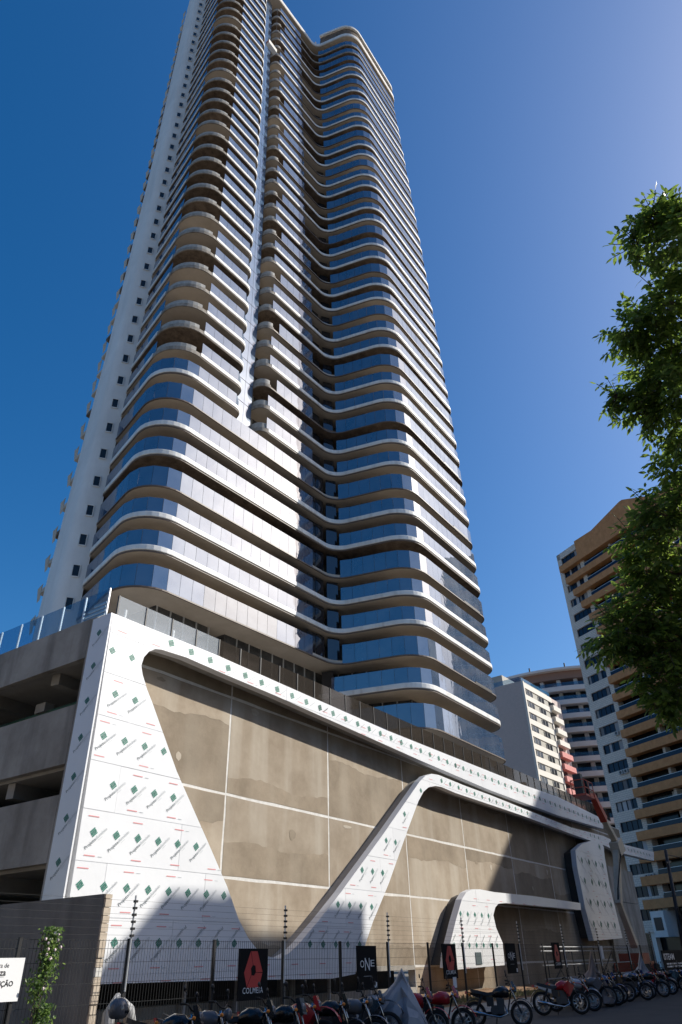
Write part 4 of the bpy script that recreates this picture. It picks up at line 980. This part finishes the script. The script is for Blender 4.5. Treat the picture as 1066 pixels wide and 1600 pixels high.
# ================================================================== BOOM LIFT
YB = 17.2
bl = thing('boom_lift', 'red and cream articulated boom lift reaching above the podium roof', 'boom lift', (61, YB, .2))
def bo(mb, name, m, **kw): mb.v = [(v[0] - 61, v[1] - YB, v[2] - .2) for v in mb.v]; return mb.build(name, m, bl, **kw)
q = lambda a, b: atY(a, b, YB)
bo(MB().box(59.4, 63.0, YB - 1, YB + 1, .7, 1.3).box(60.2, 62.2, YB - .8, YB + .8, 1.3, 1.8), 'chassis', M['lift_red'])
for x in (60.0, 62.4):
    for y in (-1.05, 1.05): bo(MB().lathe_y([(.48, .17), (.48, -.17), (.1, -.17), (.1, .17)], 18, c=(x, YB + y, .68)), 'wheel', M['rubber'])
A, B_, C_, D_, E_ = q(992, 1478), q(966, 1408), q(963, 1322), q(944, 1281), q(926, 1243)
bo(MB().bar(A, B_, .5, .5, w2=.36, h2=.36), 'lower_boom', M['lift_cream'])
bo(MB().bar(B_ + Vector((0, 0, -.25)), C_, .42, .5), 'middle_boom', M['lift_cream'])
bo(MB().bar(C_ + Vector((-.5, 0, -.3)), C_ + Vector((.9, 0, .2)), .7, 1.0), 'boom_knuckle', M['lift_cream'])
bo(MB().bar(C_ + Vector((.1, 0, .3)), D_, .44, .44, w2=.4, h2=.4), 'upper_boom', M['lift_cream'])
bo(MB().bar(D_, E_, .5, .55, w2=.42, h2=.42), 'red_boom', M['lift_red'])
G = q(905, 1246)
bo(MB().bar(E_, E_ + Vector((-1.3, 0, -.15)), .25, .3), 'jib', M['lift_red'])
G = E_ + Vector((-1.3, 0, -.5))
bo(MB().box(G.x - 2.0, G.x + .1, YB - .5, YB + .5, G.z, G.z + .15), 'basket_floor', M['lift_red'])
mb = MB()
for (dx, dy) in ((-2, -.5), (-1, -.5), (.05, -.5), (-2, .5), (-1, .5), (.05, .5)): mb.bar((G.x + dx, YB + dy, G.z), (G.x + dx, YB + dy, G.z + 1.15), .05, .05)
for zz in (.6, 1.15):
    for dy in (-.5, .5): mb.bar((G.x - 2, YB + dy, G.z + zz), (G.x + .05, YB + dy, G.z + zz), .05, .05)
    for dx in (-2, .05): mb.bar((G.x + dx, YB - .5, G.z + zz), (G.x + dx, YB + .5, G.z + zz), .05, .05)
bo(mb, 'basket_rail', M['lift_red'])
bo(MB().box(G.x - .6, G.x - .1, YB - .3, YB + .3, G.z + .3, G.z + 1.3), 'control_box', M['black_plastic'])
bo(MB().box(G.x - 1.9, G.x - 1.4, YB - .3, YB + .3, G.z + .15, G.z + 1.6), 'tool_box', M['black_plastic'])
bo(MB().tube([B_, B_ + Vector((-.4, -.3, .8)), C_ + Vector((-.3, -.3, -.6))], .05, 6), 'hydraulic_hose', M['rubber'])

# pipe rack behind the fence, banner, far street pole
rk = thing('pipe_rack', 'rack of pale scaffold pipes behind the fence under the shaded white leg', 'rack', (46, 16.6, .2))
for zz in (.5, 1.1, 1.75, 1.95): MB().tube([(-4, 0, zz), (13, .2, zz)], .035, 6).build('pipe', M['insulator'], rk)
for x in (-3, 1, 5, 9, 12.5): MB().box(x, x + .05, .1, .15, 0, 2.0).build('upright', M['black_metal'], rk)
for x in (-3, 5): MB().bar((x, .1, .1), (x + 4, .1, 1.9), .05, .05).build('brace', M['black_metal'], rk)
bn = thing('banner', 'black advertising banner with white and yellow lettering at the right edge', 'banner', (58.6, 14.6, .15), math.radians(-6))
MB().box(0, 7.5, -.02, .02, 0, 1.75).build('sheet', M['sign_black'], bn)
mb = MB()
vs, fs = text_mesh('ISTEAM', .5, 1.25, .012); flat(vs, fs, mb, .2, -.025, 1.22, 0)
vs, fs = text_mesh('ETDA', .42, 1.5); flat(vs, fs, mb, 4.6, -.025, 1.22, 0)
for r_ in range(2):
    x = .5
    while x < 4.2: l = random.uniform(.15, .5); mb.add([(x, -.025, .93 - r_ * .16), (x + l, -.025, .93 - r_ * .16), (x + l, -.025, 1.02 - r_ * .16), (x, -.025, 1.02 - r_ * .16)], [(0, 1, 2, 3)]); x += l + .08
mb.build('white_lettering', M['sign_white'], bn)
mb = MB()
for r_ in range(2):
    x = 1.3 + r_ * .6
    while x < 3.9: l = random.uniform(.15, .35); mb.add([(x, -.025, .42 - r_ * .27), (x + l, -.025, .42 - r_ * .27), (x + l, -.025, .6 - r_ * .27), (x, -.025, .6 - r_ * .27)], [(0, 1, 2, 3)]); x += l + .06
mb.build('yellow_lettering', M['sign_yellow'], bn)
up_ = thing('utility_pole', 'leaning dark utility pole with cables at the far right', 'pole', (58.6, 13.2, 0))
MB().tube([(0, 0, 0), (1.2, 0, 4), (2.4, 0, 8.2)], [.16, .14, .12], 10).build('shaft', M['black_metal'], up_, smooth=True)
MB().bar((1.7, 0, 7.3), (3.1, 0, 7.5), .1, .12).build('crossarm', M['black_metal'], up_)
MB().tube([(2.3, 0, 7.9), (7, -3, 7.2), (14, -8, 7.9)], .03, 5).build('cable', M['black_metal'], up_)
MB().tube([(.9, -.15, 4.4), (1.2, -.25, 3.2), (.9, -.2, 2.2)], .09, 6).build('cable_coil', M['black_metal'], up_)

# ================================================================== ORANGE AND WHITE APARTMENT TOWER
RD = Vector((.503, .864)).normalized(); RN = Vector((-RD.y, RD.x)); R0 = Vector((124.5, 33.6))
M['white_tile'] = brick_mat('white_tile', (.7, .65, .58), (.62, .575, .51), (.42, .4, .38), .6, .3, along=RD, blend=.03)
M['orange'] = mat('orange_tile', (.5, .24, .09), .7, noise=(1.2, (.4, .18, .065), (.58, .29, .12)))
M['blue_glass'] = mat('balcony_glass', (.012, .025, .05), .08, spec=.3, ior=1.4)
ra = thing('orange_apartment_tower', 'apartment tower with white tiles, orange balcony bands and a gabled top, half behind the tree', 'building', (R0.x, R0.y, 0), math.atan2(-RD.y, -RD.x))
# local frame: x runs along the facade towards the camera side, y = depth (negative is in front)
def rbx(x0, x1, y0, y1, z0, z1, name, m): return MB().box(x0, x1, y0, y1, z0, z1).build(name, m, ra)
sgn = 1 if Vector((math.cos(ra.rotation_euler.z + PI / 2), math.sin(ra.rotation_euler.z + PI / 2))).dot(RN) < 0 else -1
def rb(x0, x1, d0, d1, z0, z1, name, m):
    """d = depth behind the facade"""
    y0, y1 = sorted((d0 * sgn, d1 * sgn)); return rbx(x0, x1, y0, y1, z0, z1, name, m)
rb(0, 31, 1.3, 22, 8, 65.4, 'dark_core', M['dark_hole'])
rb(0, .9, 0, 22, 6, 68.7, 'corner_pier', M['white_tile'])
starts = [6.3, .9, 1.9, 3.1, 4.4, 5.6] + [6.5] * 9 + [6.1, 5.4, 4.8, 4.2, 3.6, 3.0, 2.4]
for k in range(21):
    zs_ = 66.0 - 3.0 * k          # window sill height
    rb(.9, 6.4, .0, 1.25, zs_ - 1.55, zs_, 'spandrel', M['white_tile'])
    rb(.9, 1.05, .02, 1.25, zs_, zs_ + 1.45, 'jamb', M['white_tile'])
    fr = rb(1.05, 5.6, .28, .36, zs_, zs_ + 1.45, 'window', M['blue_glass'])
    mb = MB()
    for x in (1.05, 2.2, 3.3, 4.45, 5.55): mb.box(x, x + .06, min(.2 * sgn, .28 * sgn), max(.2 * sgn, .28 * sgn), zs_, zs_ + 1.45)
    mb.build('window_frame', M['black_metal'], fr)
    for x in (1.15, 2.3, 3.4, 4.5):
        if random.random() < .35: y0, y1 = sorted((.262 * sgn, .278 * sgn)); MB().box(x, x + random.uniform(.4, .95), y0, y1, zs_ + .03, zs_ + 1.4).build('curtain', M['curtain'], fr)
    rb(5.6, 6.6, .0, 1.25, zs_, zs_ + 1.45, 'pillar', M['white_tile'])
    if k:
        s = starts[k]
        y0, y1 = -.9, .6
        rb(s, 31, y0, y1, zs_ - .55 + .0, zs_ + .62, 'orange_band', M['orange']) if False else rb(s, 31, y0, y1, zs_ + 1.35, zs_ + 2.55 - .0, 'orange_band', M['orange'])
        rb(7.2, 31, -.7, -.66, zs_ + 2.6, zs_ + 3.2, 'balcony_glass', M['blue_glass'])
        rb(7.2, 31, -.72, -.64, zs_ + 3.2, zs_ + 3.26, 'balcony_rail', M['steel'])
    for x in (13, 20, 27): rb(x, x + .5, .1, 1.2, zs_ - .5, zs_ + 1.35, 'pillar', M['white_tile'])
    if random.random() < .7:
        x = random.uniform(8, 22); rb(x, x + random.uniform(2, 5), .9, 1.0, zs_ - .3, zs_ + 1.2, 'curtained_window', M['p_pale'] if random.random() < .4 else M['blue_glass'])
rb(0, 6.2, .0, 1.3, 67.45, 68.7, 'roof_parapet', M['white_tile'])
# gable
pts = [(6.2, 68.5), (10.9, 68.3), (18.6, 69.9), (19.4, 69.9), (26, 66.8), (31, 66.8), (31, 65.5), (6.2, 65.5)]
mb = MB(); n = len(pts); ys = (-.9 * sgn, 3 * sgn)
mb.add([(p[0], ys[0], p[1]) for p in pts] + [(p[0], ys[1], p[1]) for p in pts], [tuple(range(n)), tuple(range(n, 2 * n))[::-1]] + [(k, (k + 1) % n, n + (k + 1) % n, n + k) for k in range(n)])
mb.build('gable', M['orange'], ra)
for k, x in ((11, 4.6), (13, 3.6), (13, 4.7), (15, 5.2), (17, 5.0), (18, 4.0), (18, 5.0)):
    zz = 66 - 3 * k - .75; a_ = rb(x, x + .8, -.35, -.02, zz, zz + .6, 'air_conditioner', M['insulator'])
    MB().lathe_y([(.22, 0), (.22, .02), (.04, .02), (.04, 0)], 12, c=(x + .4, -.36 * sgn - (.01 if sgn > 0 else -.01), zz + .3)).build('fan_grille', M['black_plastic'], a_)
for x in (2, 9, 16, 23, 29): rb(x, x + .8, .3, 1.1, 0, 8, 'ground_column', M['stair_white'])
rb(0, 31, 1.3, 2, 0, 8, 'ground_wall', M['dark_hole'])
kk = rb(4.5, 7.0, -1.5, 1, 3.8, 7.0, 'gatehouse', M['stair_white']); rb(5.0, 6.5, -1.53, -1.505, 4.6, 6.2, 'gatehouse_window', M['blue_glass'])

# ================================================================== BEIGE APARTMENT BLOCK
bx, by = 160 * math.cos(math.radians(19.85)), 160 * math.sin(math.radians(19.85))
M['pink_tile'] = brick_mat('pink_tile', (.58, .47, .43), (.53, .43, .39), (.45, .37, .34), .4, .2, along=(0, 1), blend=.02)
M['cream'] = mat('cream_wall', (.66, .62, .56), .8)
M['grey_panel'] = mat('grey_panel', (.4, .38, .33), .8)
M['salmon'] = mat('salmon_balcony', (.55, .22, .2), .7)
ba = thing('beige_apartment_block', 'pinkish and cream apartment block with small windows behind the podium roof', 'building', (bx, by, 0), math.radians(-3))
def bb(x0, x1, y0, y1, z0, z1, name, m, p=None): return MB().box(x0, x1, y0, y1, z0, z1).build(name, m, p or ba)
HB = 1.6 + 160 * .333
bb(0, 22, .25, 22, 0, HB, 'body', M['pink_tile'])
bb(.05, 13.5, -.02, .22, 0, HB, 'front_wall', M['grey_panel'])
bb(0, .5, -.25, .24, 0, HB, 'corner_pilaster', M['cream']); bb(13.5, 14.1, -.25, .24, 0, HB - 6, 'corner_pilaster', M['cream'])
for k in range(12):
    z = HB - 1.5 - 2.7 * k
    bb(.5, 14.1 if k else 15.5, -.2, -.022, z, z + 1.2, 'cream_band', M['cream'])
    for x in (1.4, 7.6):
        f_w = bb(x, x + 3.3, -.12, -.024, z - 1.35, z - .25, 'window', M['dark_hole'])
        for d in (.0, 1.6, 3.2): bb(x + d, x + d + .1, -.16, -.122, z - 1.35, z - .25, 'window_frame', M['joint_white'], f_w)
    bb(14.2, 18.5 + .5 * k, -.9, .2, z - 2.1, z - .9, 'balcony', M['salmon'] if k > 3 else M['cream'])
    bb(14.2, 18, .2, .24, z - .85, z + .5, 'balcony_opening', M['dark_hole'])
    for y, l in ((15, 4),):
        wf = bb(-.06, -.005, y, y + l, z - 1.5, z + .1, 'side_window', M['dark_hole'])
        if k % 2: bb(-.5, -.07, y + 1, y + 2, z - 2.1, z - 1.5, 'air_conditioner', M['insulator'])
bb(-.04, -.004, 9.3, 9.9, 0, HB - 2, 'drain_slot', M['raw_soffit'])
bb(3, 16, 6, 18, HB, HB + 3.6, 'penthouse', M['grey_panel']); bb(.5, 16, .3, .4, HB, HB + 1.1, 'roof_guard', M['rail_glass']); bb(.1, .2, .4, 18, HB, HB + 1.1, 'roof_guard', M['rail_glass'])

# ================================================================== CURVED GREY APARTMENT BUILDING
az = math.radians(17.0); cxg, cyg = 186 * math.cos(az), 186 * math.sin(az)
ga = thing('curved_apartment_building', 'grey apartment building with curved balcony bands and a brown top storey', 'building', (cxg, cyg, 0), 0)
HG = 1.6 + 186 * .318
dirv = Vector((math.cos(az), math.sin(az))); latv = Vector((dirv.y, -dirv.x))
def arcpts(rr, a0=-34, a1=34, n=18, cen=34):
    return [tuple(dirv * (cen - rr * math.cos(math.radians(a))) + latv * (rr * math.sin(math.radians(a)))) for a in [a0 + (a1 - a0) * i / n for i in range(n + 1)]]
def ring(r0, r1, za, zb, name, m):
    A, B = arcpts(r0), arcpts(r1); mb = MB(); n = len(A)
    for p, q_ in zip(A, B): mb.v += [(*p, za), (*p, zb), (*q_, zb), (*q_, za)]
    mb.f = [(i * 4 + k, i * 4 + (k + 1) % 4, (i + 1) * 4 + (k + 1) % 4, (i + 1) * 4 + k) for i in range(n - 1) for k in range(4)] + [(0, 1, 2, 3), tuple((n - 1) * 4 + k for k in (3, 2, 1, 0))]; mb.mi = [0] * len(mb.f)
    return mb.build(name, m, ga)
M['pale_band'] = mat('pale_band', (.66, .61, .58), .8)
ring(32.2, 20, 0, HG, 'window_wall', M['dark_hole'])
for k in range(16):
    z = HG - 3.55 * k
    ring(34.6, 32.1, z - 1.2, z, 'balcony_band', M['pale_band'])
    ring(34.45, 34.38, z + .02, z + .95, 'balcony_glass', M['rail_glass'])
    mb = MB()
    for i, p in enumerate(arcpts(32.4)[1::2]): mb.bar((*p, z), (*p, z + 2.3), .9, .9)
    mb.build('balcony_pier', M['grey_panel'] if k % 2 else M['pale_band'], ga)
ring(33.6, 20, HG + 2.2, HG + 4.2, 'top_storey', M['salmon'] if False else mat('brown_top', (.28, .17, .13), .8)); ring(35.2, 20, HG + 4.2, HG + 4.8, 'roof_slab', M['pale_band'])
for p in arcpts(34.5)[2::4]: MB().bar((*p, HG + 4.8), (*p, HG + 6), .3, .3).build('roof_mast', M['black_metal'], ga)

# ================================================================== UNSEEN BUILDINGS (shaped and placed to cast shade and block sky light)
def across(poly, h, label, name='unseen_block'):
    o = thing(name, label, 'building', (poly[0][0], poly[0][1], 0)); x0, y0 = poly[0]
    MB().prism([(p[0] - x0, p[1] - y0) for p in poly], 0, h).build('wall', M['tan_wall'], o)
    mb = MB()
    for a, b in zip(poly, poly[1:] + poly[:1]):
        A, B = Vector(a), Vector(b); t = (B - A).normalized(); nn = Vector((t.y, -t.x)); L = (B - A).length
        for fl_ in range(int(h / 3.1)):
            s = 1.2
            while s < L - 2: 
                p = A + t * s + nn * .03; q_ = A + t * (s + 1.7) + nn * .03; z = 1 + fl_ * 3.1
                mb.add([(p.x - x0, p.y - y0, z), (q_.x - x0, q_.y - y0, z), (q_.x - x0, q_.y - y0, z + 1.4), (p.x - x0, p.y - y0, z + 1.4)], [(0, 1, 2, 3)]); s += 3.0
    mb.build('windows', M['dark_hole'], o, kind='stuff'); return o
pb2 = across([(43.8, -17), (60.2, -17), (60.2, -5.4), (43.8, -5.4)], 27.9, 'unseen cream apartment block across the street, shaped to shade the lower left cladding')
MB().box(1.6, 13, 5.5, 11.4, 27.9, 29.3).build('shade_roof_room', M['cream'], pb2)  # roof room and tank added to round the cast shadow's top edge
MB().ball((6.5, 10.3, 29.3), 2.6, 1.3, .9, 16, 8).build('shade_water_tank', M['insulator'], pb2, smooth=True)
across([(27, -17), (43.5, -17), (43.5, -5.6), (27, -5.6)], 20.5, 'unseen lower cream apartment block across the street, added to shade the parked motorcycles')  # added out of view to keep sun off the motorcycles
across([(-70, -30), (10, -30), (10, -14), (-70, -14)], 24, 'long plain unseen block added behind the camera to block sky light')  # added out of view to cut sky light at street level
across([(-50, 6), (-24, 6), (-24, 60), (-50, 60)], 30, 'plain unseen block added left of the podium to block low sky light')  # added out of view to cut low sky light on the garage side
across([(63, -17), (72.4, -17), (72.4, -5.8), (63, -5.8)], 24.4, 'narrow unseen cream block added across the street to shade the fence')  # fills the sun gap so fence and pipe rack stay shaded
E0 = Vector((92.6, -23.6)); ed = Vector((.26, .966)).normalized(); nrm_ = Vector((ed.y, -ed.x))
pA, pB = E0, E0 + ed * 20
across([tuple(pA), tuple(pA + nrm_ * 36), tuple(pB + nrm_ * 36), tuple(pB)], 50, 'tall cream apartment tower across the street, shading the right half of the podium', 'neighbour_tower')

# ================================================================== STREET TREE AT THE RIGHT
tr = thing('street_tree', 'leafy street tree with backlit pinnate leaves entering from the right edge', 'tree', (13.6, -2.2, 0))
TO = Vector((13.6, -2.2, 0))
clumps = [(1052, 375, 26, 11.6), (1060, 420, 30, 12.2), (1046, 470, 34, 12), (1012, 505, 36, 12), (1040, 545, 44, 12), (985, 520, 24, 11.8), (1020, 585, 34, 12.2), (1056, 600, 44, 11.8), (1062, 660, 36, 12), (1035, 640, 22, 12),
          (1064, 720, 30, 12), (1058, 775, 34, 12.2), (1030, 800, 26, 11.8), (1040, 840, 44, 12), (1005, 850, 28, 11.8), (1020, 890, 34, 12), (1062, 900, 44, 12.4), (990, 935, 34, 12), (1030, 950, 46, 12.2), (970, 985, 34, 11.8), (1010, 1000, 36, 12), (955, 1005, 22, 11.8),
          (1050, 1010, 44, 12), (1030, 1055, 34, 11.8), (1062, 1075, 38, 12), (1040, 1095, 22, 11.8), (1020, 335, 9, 11.8), (1060, 335, 14, 11.8), (995, 380, 10, 11.8), (1000, 640, 12, 12), (965, 620, 8, 12),
          (1110, 450, 70, 12.6), (1120, 560, 80, 12.8), (1120, 690, 80, 12.8), (1115, 820, 80, 12.8), (1115, 950, 80, 12.6), (1115, 1060, 55, 12.4), (1200, 480, 90, 13), (1220, 650, 110, 13.4), (1220, 830, 110, 13.2), (1200, 1000, 90, 13), (1300, 600, 110, 13.6), (1310, 800, 120, 13.6), (1120, 340, 40, 12.4)]
fol = MB(); big = MB(); twig = MB(); centers = []; cand = []
for (px, py, rp, dd) in clumps:
    c = atD(px, py, dd); rm = rp / F * dd * .82; centers.append((c, rm)); nt_ = int(26 + 330 * rm * rm * (.78 if px < 1080 else .2))
    for i in range(nt_):
        u = rv(); p = c + u * rm * random.random() ** .45; d = (u + rv() * .7 + Vector((0, 0, -.15))).normalized(); L = random.uniform(.2, .36)
        side = d.cross(Vector((0, 0, 1))); side = side.normalized() if side.length > .1 else Vector((1, 0, 0))
        if random.random() < .35 or rp < 15: twig.bar(p - d * .1, p + d * L, .008, .008)
        nl = random.randint(3, 5); face = (Vector((0, 0, 1)) + rv() * .8).normalized()
        for k in range(nl):
            b = p + d * L * (k + .5) / nl
            for s in (-1, 1): cand.append((b, (d * .45 + side * s + Vector((0, 0, -.35)) + rv() * .25), face, random.uniform(.1, .175), random.uniform(.042, .064), px < 1075))
        cand.append((p + d * L, d + Vector((0, 0, -.3)), face, .14, .05, px < 1075))
vis = [c for c in cand if c[5]]; vis.sort(key=lambda c: c[3], reverse=True); solo = set(id(c) for c in vis[:280])
for c in cand:
    if id(c) in solo:
        mb = MB(); leaf(mb, c[0] - TO, c[1], c[2], c[3] * 1.05, c[4] * 1.1); mb.build('leaf', M['leaf'], tr)
    else: leaf(fol, c[0] - TO, c[1], c[2], c[3], c[4])
fol.build('foliage', M['leaf'], tr, kind='stuff')
twig.v = [tuple(Vector(v) - TO) for v in twig.v]; twig.build('twigs', M['trunk'], tr, kind='stuff')
MB().tube([(0, 0, -.02), (.1, .1, 1.5), (-.1, .2, 3.2), (-.3, .5, 4.8)], [.3, .24, .2, .17], 12).build('trunk', M['trunk'], tr, smooth=True)
fork = Vector((-.3, .5, 4.7))
for i in (2, 4, 8, 12, 15, 18, 20, 23, 33, 35, 38, 40, 42):
    c = centers[i][0] - TO; mid = fork.lerp(c, .5) + Vector((0, 0, .5)) + rv() * .25
    MB().tube([fork, fork.lerp(mid, .5) + rv() * .1, mid, mid.lerp(c, .6) + rv() * .1, c], [.13, .09, .06, .035, .012], 7).build('branch', M['trunk'], tr, smooth=True)
